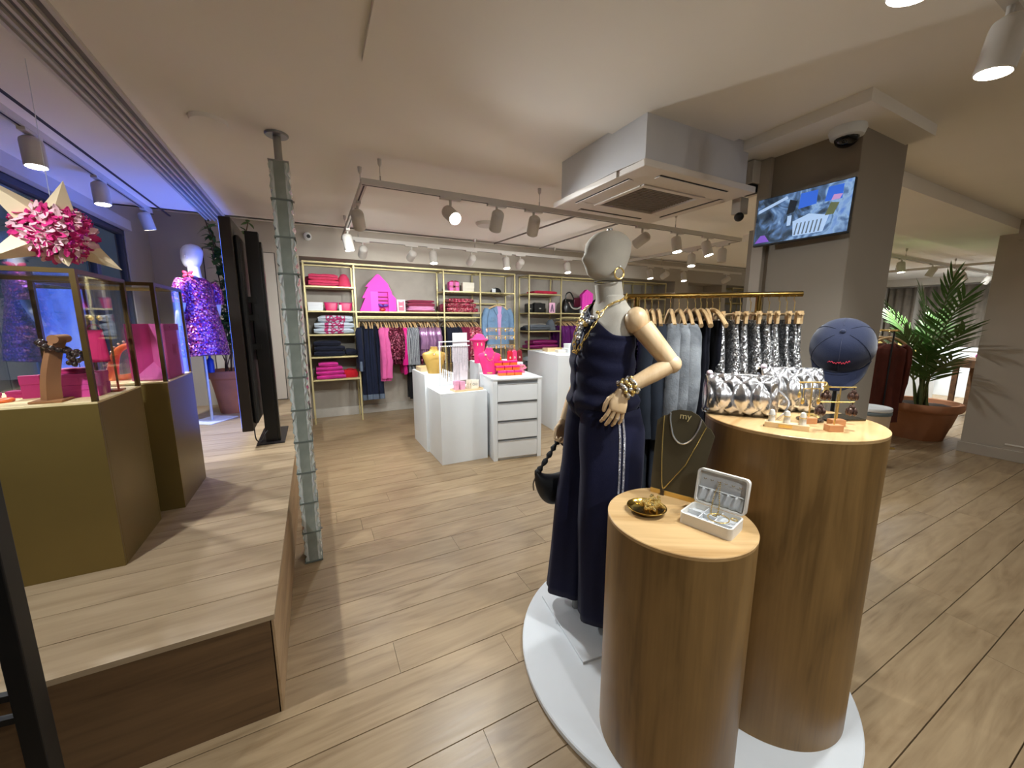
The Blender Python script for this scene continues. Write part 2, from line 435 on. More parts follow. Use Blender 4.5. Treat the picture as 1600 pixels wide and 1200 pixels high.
# ---------------------------------------------------------------- ceiling cassette unit
ac = thing('air_conditioner', 'white ceiling cassette air conditioner in a boxed bulkhead above the mannequin', 'air conditioner', (1.93, 1.9, 2.27))
MB().box(-.40, .41, -.37, .36, .035, .285).build('housing', plain('bulkhead_paint', rgb(205, 204, 206), .85, 0, .01), ac, smooth=False)
def ring(x0, x1, y0, y1, b, z0, z1):
    return MB().box(x0, x1, y0, y0 + b, z0, z1).box(x0, x1, y1 - b, y1, z0, z1).box(x0, x0 + b, y0 + b, y1 - b, z0, z1).box(x1 - b, x1, y0 + b, y1 - b, z0, z1)
ring(-.44, .45, -.41, .40, .20, 0, .035).build('panel', plain('ac_plastic', rgb(222, 214, 206), .5, 0, .01), ac, smooth=False, bevel=.006)
ring(-.25, .26, -.22, .21, .03, -.008, .01).build('intake_frame', MATS['ac_plastic'], ac, smooth=False, bevel=.004)
MB().box(-.23, .24, -.2, .19, .012, .02).build('grille', plain('ac_grille', rgb(140, 130, 120), .7), ac, smooth=False)
gs = MATS['ac_grille']
for k in range(18): MB().box(-.22, .23, -.195 + k * .0212, -.185 + k * .0212, .004, .013).build('grille_slat', gs, ac, smooth=False)
md = plain('vent_dark', rgb(40, 36, 34), .7)
for (x0, x1, y0, y1) in ((-.27, .28, -.355, -.325), (-.27, .28, .315, .345), (-.385, -.355, -.24, .23), (.365, .395, -.24, .23)):
    o = MB().box(x0, x1, y0, y1, -.0015, .004).build('air_slot', md, ac, smooth=False)
    if x1 - x0 > y1 - y0: f = MB().box(x0, x1, y0 + .008, y1 + .012, -.006, -.003)
    else: f = MB().box(x0 + .008, x1 + .012, y0, y1, -.006, -.003)
    f.build('vane', MATS['ac_plastic'], o, smooth=False)
# rounded duct cheek beside the unit
dk = MB().grid(lambda u, v: (2.42 + .30 * u, 1.62 + .55 * v, 2.552 - .20 * math.cos(u * PI / 2) ** .7 - .0), 10, 1)
tag(dk.build('ceiling_duct', M_WALL, solid=.02), 'curved plaster duct cheek between the air conditioner and the pillar', 'duct')

# ---------------------------------------------------------------- track lights
def track(name, pts, label, hang=(), z_c=2.55):
    t = thing(name, label, 'light track', (0, 0, 0))
    for (a, b) in zip(pts, pts[1:]):
        a, b = Vector(a), Vector(b); d = (b - a)
        along = abs(d.x) > abs(d.y)
        x0, x1 = sorted((a.x, b.x)); y0, y1 = sorted((a.y, b.y)); h = .018
        if along: bx = (x0 - h, x1 + h, a.y - h, a.y + h)
        else: bx = (a.x - h, a.x + h, y0 + h, y1 - h)
        rl = MB().box(*bx, a.z - .018, a.z + .018).build('rail', M_LAMPW, t, smooth=False)
        gp = (bx[0] + .004, bx[1] - .004, a.y - .005, a.y + .005) if along else (a.x - .005, a.x + .005, bx[2] + .002, bx[3] - .002)
        MB().box(*gp, a.z - .0192, a.z - .017).build('slot', M_BLACK, rl, smooth=False)
    for (x, y) in hang:
        wv = MB().cyl((x, y, pts[0][2] + .018), (x, y, z_c - .03), .0018, n=6).build('wire', M_STEEL, t)
        MB().lathe([(.004, -.045), (.012, -.03), (.014, 0.001)], 12, (x, y, z_c)).build('ceiling_cup', M_LAMPW, wv)
        MB().cyl((x, y, pts[0][2] + .016), (x, y, pts[0][2] + .05), .004, n=8).build('gripper', M_STEEL, wv)
    return t
track('light_track', [(.36, 4.7, 2.4), (.36, 2.76, 2.4), (4.2, 2.76, 2.4), (4.2, 4.7, 2.4)], 'white suspended light track bent in a square over the sales floor', [(.36, 2.95), (.46, 2.76), (1.66, 2.76), (3.2, 2.76), (.36, 4.3)])
track('light_track', [(.45, 4.72, 2.42), (7.3, 4.72, 2.42)], 'white light track running in front of the wall shelves', [(.52, 4.72), (1.9, 4.72), (3.1, 4.72), (5.2, 4.72)])
track('light_track', [(-1.26, .2, 2.532), (-1.26, 4.9, 2.532)], 'white light track on the ceiling along the shop window')
track('light_track', [(.9, .42, 2.512), (1.82, .42, 2.512)], 'short light track on the ceiling above the round podiums')
track('light_track', [(7.0, 2.5, 2.42), (7.0, 2.5, 2.42), (11.8, 2.5, 2.42)], 'white light track beyond the palm', [(7.6, 2.5), (9.5, 2.5)])
track('light_track', [(9.4, 1.9, 2.42), (9.4, 5.4, 2.42)], 'far light track crossing beyond the right pillar', [(9.4, 3.2)])

BODY = MB().lathe([(.012, .075), (.03, .072), (.043, .06), (.046, .045), (.046, -.075), (.042, -.078), (.040, -.066), (.001, -.066)], 24).mesh('body', M_LAMPW)
LENS = MB().lathe([(.001, -.070), (.039, -.070), (.039, -.068), (.001, -.068)], 20).mesh('lens', M_LENS)
LENS0 = MB().lathe([(.001, -.070), (.039, -.070), (.039, -.068), (.001, -.068)], 20).mesh('lens', plain('lens_off', rgb(170, 166, 160), .3))
ADPT = {}
def adapter(along):
    if along not in ADPT:
        d = (.075, .016) if along == 'X' else (.016, .075)
        ADPT[along] = MB().box(-d[0], d[0], -d[1], d[1], -.034, -.017).mesh('adapter', M_LAMPW, False)
    return ADPT[along]
ARM = MB().cyl((0, 0, -.03), (0, 0, -.07), .009, n=10).mesh('arm', M_LAMPW)
WARM = (.945, .99, 1.0)
def spot(x, y, z, aim, label, on=True, power=45, size=68, along='X', color=WARM, blend=1.0, k=1.0, group='track spotlights', gap=.13):
    t = thing('track_spotlight', label, 'spotlight', (x, y, z), 0, group)
    for nm, me in (('adapter', adapter(along)), ('arm', ARM)):
        o = bpy.data.objects.new(nm, me); COL.objects.link(o); o.parent = t
    d = (Vector(aim) - Vector((x, y, z - gap))).normalized()
    q = Vector((0, 0, -1)).rotation_difference(d)
    b = bpy.data.objects.new('body', BODY); COL.objects.link(b); b.parent = t; b.location = (0, 0, -gap); b.rotation_mode = 'QUATERNION'; b.rotation_quaternion = q; b.scale = (k, k, k)
    l = bpy.data.objects.new('lens', LENS if on else LENS0); COL.objects.link(l); l.parent = b
    if on:
        ld = bpy.data.lights.new('lamp', 'SPOT'); ld.energy = power; ld.spot_size = R(min(150, size * 1.75)); ld.spot_blend = blend; ld.color = color; ld.shadow_soft_size = .035
        lo = bpy.data.objects.new('lamp', ld); COL.objects.link(lo); lo.parent = b; lo.location = (0, 0, -.085)
    return t
# ================================================================ spotlights
SP = 'ceiling track spotlights'
for (x, aim, lb) in [(.93, (1.25, .95, 1.1), 'glaring white spotlight facing the camera on the suspended track, left of the cassette unit'),
        (1.29, (1.5, 4.1, .8), 'white spotlight turned towards the white plinths, second after the glaring one'),
        (1.61, (2.2, 4.6, .6), 'white spotlight turned away, nearest the cassette unit on its left'),
        (2.77, (2.2, 5.4, .9), 'tilted white spotlight just right of the mannequin head'),
        (3.23, (3.2, 2.3, 0), 'lit white spotlight pointing down on the suspended track, left of the last lit one'),
        (3.68, (3.9, 2.2, .4), 'lit white spotlight tilted right at the end of the suspended track')]:
    spot(x, 2.76, 2.4, aim, lb, group=SP, power={.93: 60, 1.29: 22, 1.61: 22}.get(x, 36))
spot(.36, 3.2, 2.4, (.9, 5.6, .8), 'unlit-looking spotlight hanging from the short side of the suspended track', along='Y', group=SP, power=42)
spot(.36, 4.12, 2.4, (.75, 4.0, 0), 'lit spotlight at the far corner of the suspended track by the wall camera', along='Y', group=SP, power=42)
for (x, aim, on, lb) in [(.56, (.5, 6.6, 1.5), 1, 'spotlight at the left end of the shelf track, aimed at the folded knitwear'),
        (1.1, (1.0, 6.6, 1.7), 1, 'white spotlight aimed at the pink tree box'),
        (1.36, (1.35, 4.3, .4), 1, 'lit round spotlight above the rail of pink clothes'),
        (1.85, (1.8, 6.6, 1.5), 1, 'white spotlight turned to the lilac clothes on the rail'),
        (2.34, (2.3, 4.2, .3), 1, 'lit round spotlight above the shelf with the white purse'),
        (2.55, (2.9, 6.6, 1.6), 1, 'white spotlight turned to the denim jacket'),
        (3.32, (3.3, 4.2, .3), 1, 'lit round spotlight above the black handbags, left of the mannequin head'),
        (4.0, (4.2, 6.6, 1.4), 1, 'spotlight hidden partly behind the mannequin head on the shelf track'),
        (4.95, (4.9, 4.2, .3), 1, 'lit spotlight on the shelf track, right of the mannequin earring'),
        (5.3, (5.6, 6.6, 1.6), 1, 'dim spotlight on the shelf track turned to the far shelves'),
        (5.75, (5.6, 4.3, .5), 1, 'last lit spotlight on the shelf track'),
        (6.9, (7.0, 6.6, 1.4), 0, 'grey unlit spotlight at the right end of the shelf track')]:
    spot(x, 4.72, 2.42, aim, lb, bool(on), group=SP, power=21 if aim[1] > 6 else 30, size=58)
spot(4.2, 3.35, 2.4, (3.9, 3.0, 0), 'lit cone-shaped spotlight on the right side of the suspended track', along='Y', group=SP, power=42)
spot(4.2, 2.95, 2.4, (4.2, 2.95, 0), 'white cylinder spotlight hanging straight down beside the television', False, along='Y', group=SP)
for (y, aim, lb, pw) in [(1.45, (-.5, 2.3, .43), 'window spotlight nearest the black post', 45), (3.15, (-1.15, 3.0, .43), 'window spotlight above the paper star', 60), (3.9, (-1.15, 3.75, .43), 'window spotlight pointing down, middle of the row', 40), (4.75, (-1.05, 5.0, 1.2), 'window spotlight nearest the mannequin in the sequin dress', 60)]:
    spot(-1.26, y, 2.532, aim, lb, along='Y', group='spotlights along the shop window', power=pw, gap=.115)
spot(1.36, .5, 2.512, (1.35, .85, .9), 'glaring spotlight at the very top of the picture', group='spotlights above the podiums', power=34, size=62)
spot(1.98, .5, 2.512, (1.85, .75, .6), 'big spotlight in the top right corner', group='spotlights above the podiums', power=34, size=66, gap=.14)
for (x, y, aim, lb) in [(7.5, 2.5, (7.4, 2.2, 0), 'lit spotlight just right of the pillar with the television'), (8.6, 2.5, (8.6, 3.3, .6), 'turned white spotlight behind the palm'),
        (9.6, 2.5, (10.4, 2.3, .4), 'glaring lamp above the palm fronds, middle one'), (9.95, 2.5, (11.2, 2.3, 1.0), 'glaring lamp above the palm fronds, nearest the right pillar'), (11.2, 2.5, (11.6, 3.2, .8), 'distant lit spotlight over the white counter')]:
    spot(x, y, 2.42, aim, lb, group='spotlights beyond the palm', power=85, size=80)
for (x, y, aim) in [(5.6, 2.2, (5.6, 2.0, 0)), (6.0, -.6, (5.5, .6, 0)), (3.4, -1.2, (3.2, .4, 0)), (.6, -1.0, (.6, .6, 0)), (2.0, -2.2, (1.6, -.8, 0))]:
    spot(x, y, 2.56 if y < 1 else 2.55, aim, 'ceiling spotlight out of the picture', group='spotlights behind the camera', power=26 if x < 3 else 15, size=90)

# ================================================================ window platform
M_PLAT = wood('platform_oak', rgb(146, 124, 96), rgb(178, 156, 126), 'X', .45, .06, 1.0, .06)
M_PLATD = wood('platform_shaded_oak', rgb(88, 66, 44), rgb(122, 94, 64), 'X', .5, .04, 1.0, .08)  # same oak, darkened in its colour for the shadow on the front face
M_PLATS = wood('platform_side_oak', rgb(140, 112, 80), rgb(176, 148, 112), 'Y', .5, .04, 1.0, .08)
pf = thing('window_platform', 'raised oak platform along the shop window', 'platform', (-.22, 1.57, 0))
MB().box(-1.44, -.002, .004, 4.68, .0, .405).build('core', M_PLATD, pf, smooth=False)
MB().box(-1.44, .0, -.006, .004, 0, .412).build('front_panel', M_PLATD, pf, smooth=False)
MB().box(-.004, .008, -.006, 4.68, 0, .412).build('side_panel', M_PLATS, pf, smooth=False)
PM = MB().prism([(.001, 0), (.002, .02), (.187, .02), (.188, 0)], -1.438, .012, 'X').mesh('plank', M_PLAT, False)
for k in range(25):
    o = bpy.data.objects.new('plank', PM); COL.objects.link(o); o.parent = pf; o.location = (0, -.012 + k * .1885, .410)

# foreground black stand, close to the camera
st = thing('black_metal_stand', 'black metal stand with crossbars in the lower left foreground', 'stand', (-.652, 1.20, 0), R(-8))
MB().box(-.02, .02, -.02, .02, 0, 1.47).build('post', M_BLACK, st, smooth=False, bevel=.003)
for z in (.60, .66): MB().box(-.6, -.02, -.008, .008, z, z + .016).build('crossbar', M_BLACK, st, smooth=False)
MB().box(-.64, -.6, -.02, .02, 0, 1.47).build('post', M_BLACK, st, smooth=False, bevel=.003)
MB().box(-.64, .03, -.12, .12, .0, .012).build('foot', M_BLACK, st, smooth=False)

# gold plinths with glass cases
M_GPL = plain('gold_laminate', rgb(122, 102, 54), .42, .4, .06, 3, .03)
M_CFR = plain('antique_brass_frame', rgb(96, 76, 40), .4, .6, .08)
M_CTOP = wood('case_floor_birch', rgb(206, 182, 128), rgb(236, 216, 168), 'X', .5, 0, 1, .03)
def plinth_case(x0, x1, y0, y1, lp, lc, z0=.43, z1=1.18, z2=1.73):
    t = thing('gold_plinth', lp, 'plinth', ((x0 + x1) / 2, (y0 + y1) / 2, z0)); a, b = (x1 - x0) / 2, (y1 - y0) / 2; h = z1 - z0
    for nm, bx in (('front_panel', (-a, a, -b, -b + .018)), ('rear_panel', (-a, a, b - .018, b)), ('side_panel', (-a, -a + .018, -b + .018, b - .018)), ('side_panel', (a - .018, a, -b + .018, b - .018))):
        MB().box(*bx, 0, h).build(nm, M_GPL, t, smooth=False, bevel=.0015)
    MB().box(-a + .018, a - .018, -b + .018, b - .018, h - .03, h - .006).build('top_board', M_GPL, t, smooth=False)
    g = thing('glass_display_case', lc, 'display case', ((x0 + x1) / 2, (y0 + y1) / 2, z1)); H = z2 - z1; r = .009
    MB().box(-a, a, -b, b, 0, .008).build('case_floor', M_CTOP, g, smooth=False)
    for sx in (-a + r, a - r):
        for sy in (-b + r, b - r): MB().box(sx - r, sx + r, sy - r, sy + r, .008, H).build('post', M_CFR, g, smooth=False)
        MB().box(sx - r, sx + r, -b + 2 * r, b - 2 * r, H - 2 * r, H).build('top_bar', M_CFR, g, smooth=False)
    for sy in (-b + r, b - r): MB().box(-a + 2 * r, a - 2 * r, sy - r, sy + r, H - 2 * r, H).build('top_bar', M_CFR, g, smooth=False)
    e = .003
    for bx in ((-a + 2 * r, a - 2 * r, -b + r - e, -b + r + e), (-a + 2 * r, a - 2 * r, b - r - e, b - r + e), (-a + r - e, -a + r + e, -b + 2 * r, b - 2 * r), (a - r - e, a - r + e, -b + 2 * r, b - 2 * r)):
        MB().box(*bx, .008, H - 2 * r).build('pane', M_GLASS, g, smooth=False)
    MB().box(-a + 2 * r, a - 2 * r, -b + 2 * r, b - 2 * r, H - .006, H - .002).build('top_pane', M_GLASS, g, smooth=False)
plinth_case(-1.37, -.83, 2.21, 2.68, 'wide gold plinth nearest the camera in the window', 'glass case with brass frame on the nearer gold plinth')
plinth_case(-1.22, -.75, 2.79, 3.30, 'narrow gold plinth behind the first, nearer the black screen', 'glass case with brass frame around the pink bag')

M_PINK = plain('pink_card', rgb(206, 68, 150), .6, 0, .04)
M_PINKD = plain('magenta_card', rgb(170, 36, 100), .6, 0, .04)
M_HOT = fabric('hot_pink_suede', rgb(214, 50, 108), .85, 180)
M_ORANGE = plain('orange_lacquer', rgb(232, 112, 56), .35, 0, .05, coat=.3)
M_DKBEAD = plain('brown_bead', rgb(52, 38, 32), .2, 0, .2, coat=.5)
M_PEARL = plain('pearl', rgb(225, 205, 180), .25, .3)
ZC = 1.188
def lid_box(name, label, loc, w, d, h, mat, rz=0, cat='box', group=None, matl=None):
    t = thing(name, label, cat, loc, R(rz), group)
    MB().box(-w / 2 + .002, w / 2 - .002, -d / 2 + .002, d / 2 - .002, 0, h * .62).build('base', mat, t, smooth=False, bevel=.001)
    MB().box(-w / 2, w / 2, -d / 2, d / 2, h * .6, h).build('lid', matl or mat, t, smooth=False, bevel=.0015); return t
# slanted bracelet stand
t = thing('bracelet_stand', 'leaning tan suede bracelet stand in the near glass case', 'jewellery stand', (-1.0, 2.30, ZC))
pts = spl([(0, 0, 0), (.008, 0, .10), (.03, 0, .2), (.055, 0, .265)], 5)
MB().tube(pts, [.034 - .010 * i / len(pts) for i in range(len(pts))], 4).build('arm', plain('tan_suede', rgb(150, 104, 66), .85), t, angle=30)
MB().cyl((.056, -.05, .262), (.056, .05, .262), .018, n=14).build('crossbar', plain('tan_suede', rgb(150, 104, 66), .85), t)
MB().box(-.05, .05, -.05, .05, 0, .01).build('foot', plain('tan_suede', rgb(150, 104, 66), .85), t, smooth=False, bevel=.003)
t2 = thing('beaded_bracelet', 'chunky dark brown beaded bracelet on the tan suede stand', 'bracelet', (-.965, 2.30, ZC + .23))
for k in range(14):
    a = 2 * PI * k / 14; MB().ball((.040 * math.cos(a), .040 * math.sin(a), -.02 * math.cos(a)), .0115, nu=10, nv=6).build('bead', M_DKBEAD, t2)
for k in range(8):
    MB().ball((.045 + .012 * (k % 3), -.02 + .01 * (k % 2), -.02 - .008 * k), .011, nu=10, nv=6).build('bead', M_DKBEAD, t2)
lid_box('gift_box', 'long pink gift box at the bottom of the case pile', (-.945, 2.43, ZC), .135, .12, .055, M_PINK)
lid_box('gift_box', 'pink gift box on top of the long one, wider at its lid', (-.95, 2.43, ZC + .056), .145, .125, .05, M_PINK, 3)
lid_box('gift_box', 'shallow magenta box lid with cords, topmost in the near case', (-.96, 2.42, ZC + .107), .09, .07, .02, M_PINKD)
lid_box('gift_box', 'upright dark pink box behind the tan suede stand', (-1.12, 2.45, ZC), .06, .03, .10, M_PINKD, 10)
lid_box('gift_box', 'small pink box leftmost in the near case', (-1.235, 2.40, ZC), .07, .06, .035, M_PINK)
lid_box('gift_box', 'low magenta box left in the near case', (-1.17, 2.5, ZC), .09, .05, .03, M_PINKD)
tag(MB().tube(arc((-1.17, 2.37, ZC + .008), .022, 0, 2 * PI - .26, 24, 'XY'), .009, 10, closed=True).build('bangle', M_ORANGE), 'orange bangle lying in the near case', 'bangle')
# brown bead ring stand
t = thing('bead_ring', 'dark round beaded ring on two thin cords above the pink boxes', 'bracelet', (-.955, 2.42, ZC + .13))
for k in range(9): MB().ball((.022 * math.cos(k * .7), .012, .05 + .022 * math.sin(k * .7)), .011, nu=10, nv=6).build('bead', M_DKBEAD, t)
MB().cyl((-.005, .01, 0), (-.004, .012, .035), .0015, n=6).cyl((.006, .01, 0), (.004, .012, .035), .0015, n=6).build('cord', M_BLACK, t)
# necklace rack with pink pouch
t = thing('jewellery_rack', 'thin brass jewellery rack at the right of the near case', 'jewellery rack', (-.885, 2.53, ZC))
MB().tube([(-.045, -.02, 0), (-.045, -.02, .36), (.025, -.02, .36), (.025, -.02, 0)], .0045, 8).build('frame', M_CFR, t)
MB().box(-.055, .035, -.05, .03, 0, .008).build('base', M_CFR, t, smooth=False)
for x in (-.03, .0): MB().ball((x, -.02, .35), .012, nu=10, nv=6).build('earring', M_BRASS, t)
t = thing('pink_pouch', 'pink suede pouch hanging from the brass rack', 'pouch', (-.905, 2.495, ZC + .145))
def pouch(u, v):
    a = 2 * PI * u; w = .038 - .012 * v; return (w * math.cos(a), .014 * math.sin(a) * (1.1 - .4 * v), .15 * v)
MB().grid(pouch, 18, 8).build('body', M_HOT, t, solid=.003)
MB().tube(arc((0, 0, .15), .024, 0, PI, 12), .002, 6).build('handle', M_PINKD, t)
# orange horn with pearls
t = thing('orange_horn', 'orange curved bracelet holder studded with pearls, behind the near case frame', 'jewellery stand', (-.97, 2.98, ZC))
hp = spl([(-.065, 0, .0), (-.058, 0, .08), (-.03, 0, .165), (.025, 0, .2), (.065, 0, .185)], 6)
MB().tube(hp, [.026] * 4 + [.026 - .0009 * i for i in range(len(hp) - 4)], 14).build('horn', M_ORANGE, t)
MB().tube(spl([(-.06, 0, .018), (-.02, 0, .016), (.06, 0, .03)], 5), .017, 12).build('foot', M_ORANGE, t)
for k in range(2, len(hp) - 2, 2):
    p = hp[k]; n = Vector((-.8 + k * .04, 0, .25 + k * .03)).normalized() * .026; MB().ball(p + n, .0065, nu=8, nv=6).build('pearl', M_PEARL, t)
# pink paper shopping bag
t = thing('paper_bag', 'open pink paper shopping bag with printed emblem in the far glass case', 'bag', (-.848, 3.045, ZC))
a, b, h = .085, .14, .32; th = .002
bm = MB(); bm.box(-a, a, b - th, b, 0, h).box(-a, -a + th, -b, b - th, 0, h).box(a - th, a, -b, b - th, 0, h).box(-a, a, -b, b, 0, th)
bm.build('body', M_PINK, t, smooth=False)
M_PINKL = plain('pale_pink_card', rgb(232, 110, 190), .6, 0, .04)
for sx in (-1, 1): MB().add([(sx * a, -b, th), (0, -b + .07, .10), (0, -b + .07, h), (sx * a, -b, h)], [(0, 1, 2, 3)]).build('gusset', M_PINKL if sx > 0 else M_PINK, t, smooth=False, solid=.002)
MB().add([(-a, -b, th), (a, -b, th), (0, -b + .07, .10)], [(0, 1, 2)]).build('gusset_fold', M_PINKL, t, smooth=False, solid=.002)
MB().box(a, a + .0012, -b + .004, b - .004, h - .04, h - .002).build('folded_rim', M_PINKD, t, smooth=False)
for y in (-.04, .04): MB().cyl((a + .001, y, h - .018), (a + .003, y, h - .018), .006, n=12).build('eyelet', M_PINKD, t)
e = MB()
for k in range(3): e.box(a + .0008, a + .002, -.03 + k * .022, -.018 + k * .022, .14, .195)
e.box(a + .0008, a + .002, -.034, .034, .195, .2).box(a + .0008, a + .002, -.034, .034, .132, .137).build('printed_emblem', M_PINKD, t, smooth=False)

# ---------------------------------------------------------------- paper star lanterns
M_PET = {'a': plain('petal_magenta', rgb(205, 40, 120), .7), 'b': plain('petal_cream', rgb(236, 190, 200), .7), 'c': plain('petal_violet', rgb(196, 30, 168), .7)}
M_SPIKE = plain('cream_paper', rgb(240, 220, 184), .75, 0, .03)
def rosette(t, c, d, rad, layers, mats):
    d = Vector(d).normalized(); q = Vector((0, 0, 1)).rotation_difference(d).to_matrix().to_4x4()
    for li, (rr, hh, n) in enumerate(layers):
        for k in range(n):
            a = 2 * PI * (k + .5 * (li % 2)) / n; L = rr * rad; wd = 1.15 * L * PI / n
            M = T(*c) @ q @ Matrix.Rotation(a, 4, 'Z')
            ax = [(.12, .25, hh * .3 + .04), (.6, .95, hh * .75 + .04), (.88, .8, hh * .95), (1.0, 0.22, hh)]
            vs = []
            for (s, w_, z) in ax: vs += [(s * L, -w_ * wd * .5, z * rad), (s * L, 0, z * rad - .012 * rad), (s * L, w_ * wd * .5, z * rad)]
            b_ = MB(); fs = []
            for i in range(3):
                for j in range(2): fs.append((i * 3 + j, i * 3 + j + 1, i * 3 + j + 4, i * 3 + j + 3))
            b_.add(vs, fs).xf(M)
            key = mats[(k + li) % len(mats)]
            b_.build('petal', M_PET[key], t, smooth=False, solid=.0012)
    MB().ball(Vector(c) + d * .1 * rad, .13 * rad).build('heart', plain('heart_dark', rgb(70, 10, 46), .7), t)
def star(loc, s, label, dirs, spikes, full=True):
    t = thing('paper_star', label, 'paper star', loc)
    MB().ball((0, 0, 0), .06 * s, nu=16, nv=10).build('core', M_PINKD, t)
    MB().cyl((0, 0, .05 * s), (0, 0, 2.55 - loc[2]), .0012, n=6).build('thread', M_WHITE, t)
    for d, L in spikes:
        d = Vector(d).normalized(); up = Vector((0, 0, 1)) if abs(d.z) < .9 else Vector((1, 0, 0)); u = d.cross(up).normalized(); v = d.cross(u)
        r = .048 * s; c = d * .035 * s
        MB().add([c + u * r, c + v * r, c - u * r, c - v * r, d * L * s], [(0, 1, 4), (1, 2, 4), (2, 3, 4), (3, 0, 4), (3, 2, 1, 0)]).build('spike', M_SPIKE, t, smooth=False)
    for d, mats in dirs:
        d = Vector(d).normalized(); rosette(t, tuple(d * .062 * s), d, .082 * s, [(1.0, -.16, 18), (.84, .06, 16), (.6, .16, 12)], mats)
    return t
# directions given in the room: camera looks from +x/-y
star((-.935, 2.40, 1.89), 1.38, 'pink and white dahlia-like paper star with cream spikes above the near case',
     [((.66, -.78, -.1), 'ab'), ((-.42, -.9, .05), 'ab'), ((.0, -.5, .86), 'ab'), ((.05, -.55, -.83), 'ab'), ((.98, .1, -.1), 'ac'), ((-.9, .3, .3), 'ab'), ((.1, .99, 0), 'ab')],
     [((-.14, -.13, .17), .205), ((.05, -.04, .15), .16), ((-.15, -.10, -.12), .19), ((.13, .03, -.10), .165), ((.04, -.05, -.15), .11), ((-.05, .15, .06), .15)])
star((-1.24, 2.15, 1.90), 1.2, 'paper star cut by the left edge of the picture, only cream spikes showing', [((0, -1, 0), 'ab'), ((-.6, .2, .5), 'ab')],
     [((.92, .35, .12), .155), ((.8, .2, -.42), .16), ((-.5, 0, .8), .18), ((-.7, -.4, -.4), .18)])
# ---------------------------------------------------------------- body helpers
def ring_e(z, cx, cy, a, b, n=28, sq=2.0, ph=0):
    out = []
    for k in range(n):
        t_ = 2 * PI * k / n; c_, s_ = math.cos(t_), math.sin(t_)
        out.append((cx + a * math.copysign(abs(c_) ** (2 / sq), c_), cy + b * math.copysign(abs(s_) ** (2 / sq), s_), z))
    return out
def body_loft(rows, n=28, wav=None):
    """rows: (z, cx, half depth, half width[, cy]) -> lofted surface, x = forward, y = left"""
    rings = []
    # interpolate rows smoothly
    for i in range(len(rows) - 1):
        for k in range(4):
            u = k / 4; u2 = u * u * (3 - 2 * u) if False else u
            p = [rows[max(i - 1, 0)], rows[i], rows[i + 1], rows[min(i + 2, len(rows) - 1)]]
            v = []
            for q in range(4):
                a, b, c, d = [r_[q] for r_ in p]
                v.append(.5 * ((2 * b) + (c - a) * u + (2 * a - 5 * b + 4 * c - d) * u * u + (3 * b - a - 3 * c + d) * u ** 3) if q else b + (c - b) * u)
            rings.append(v)
    rings.append(list(rows[-1][:4])); out = []
    for (z, cx, a, b) in rings:
        rg = ring_e(z, cx, 0, a, b, n, 2.25)
        if wav: rg = [wav(p, math.atan2((p[1]) / max(b, 1e-4), (p[0] - cx) / max(a, 1e-4)), z) for p in rg]
        out.append(rg)
    return MB().loft(out)
def hand_mesh(curl=25, s=1.0, thumb=1, spread=5):
    """wrist at origin, fingers down -z, back of hand +y, thumb on +x side"""
    m = MB()
    m.loft([ring_e(.0, 0, 0, .024 * s, .016 * s, 14), ring_e(-.02 * s, .002, 0, .03 * s, .016 * s, 14), ring_e(-.055 * s, .003, 0, .038 * s, .0145 * s, 14, 2.6), ring_e(-.085 * s, .0, -.001, .037 * s, .0125 * s, 14, 2.8), ring_e(-.094 * s, 0, -.001, .03 * s, .008 * s, 14, 2.6)])
    for i, (x, L) in enumerate(((.027, .070), (.009, .078), (-.009, .073), (-.026, .057))):
        p = Vector((x * s, -.001, -.08 * s)); d = Vector((math.sin(R((1.5 - i) * spread)), 0, -1)).normalized(); pts = [p]; ang = 0; segs = (.45, .32, .23)
        for q, f in enumerate(segs):
            ang += R(curl * (.7, 1.1, .9)[q])
            dd = Vector((d.x * math.cos(ang), -math.sin(ang), d.z * math.cos(ang)))
            p = p + dd * L * f * s * 1.12; pts.append(p)
        r0 = .0088 * s * (1, 1.05, 1, .86)[i]
        m.tube(pts, [r0 * 1.02, r0, r0 * .92, r0 * .72], 8); m.ball(pts[-1], r0 * .72, nu=8, nv=6)
        for q in pts[1:-1]: m.ball(q, r0 * 1.03, nu=8, nv=6)
    tp = [Vector((.022 * s, -.004, -.028 * s)), Vector((.042 * s, -.012 * s, -.052 * s)), Vector((.047 * s, -.02 * s, -.078 * s)), Vector((.044 * s, -.026 * s, -.099 * s))]
    m.tube(tp, [.0135 * s, .0115 * s, .0095 * s, .0075 * s], 8); m.ball(tp[-1], .0075 * s, nu=8, nv=6); m.ball(tp[1], .0117 * s, nu=8, nv=6)
    if thumb < 0: m.xf(Matrix.Scale(-1, 4, (1, 0, 0)))
    return m
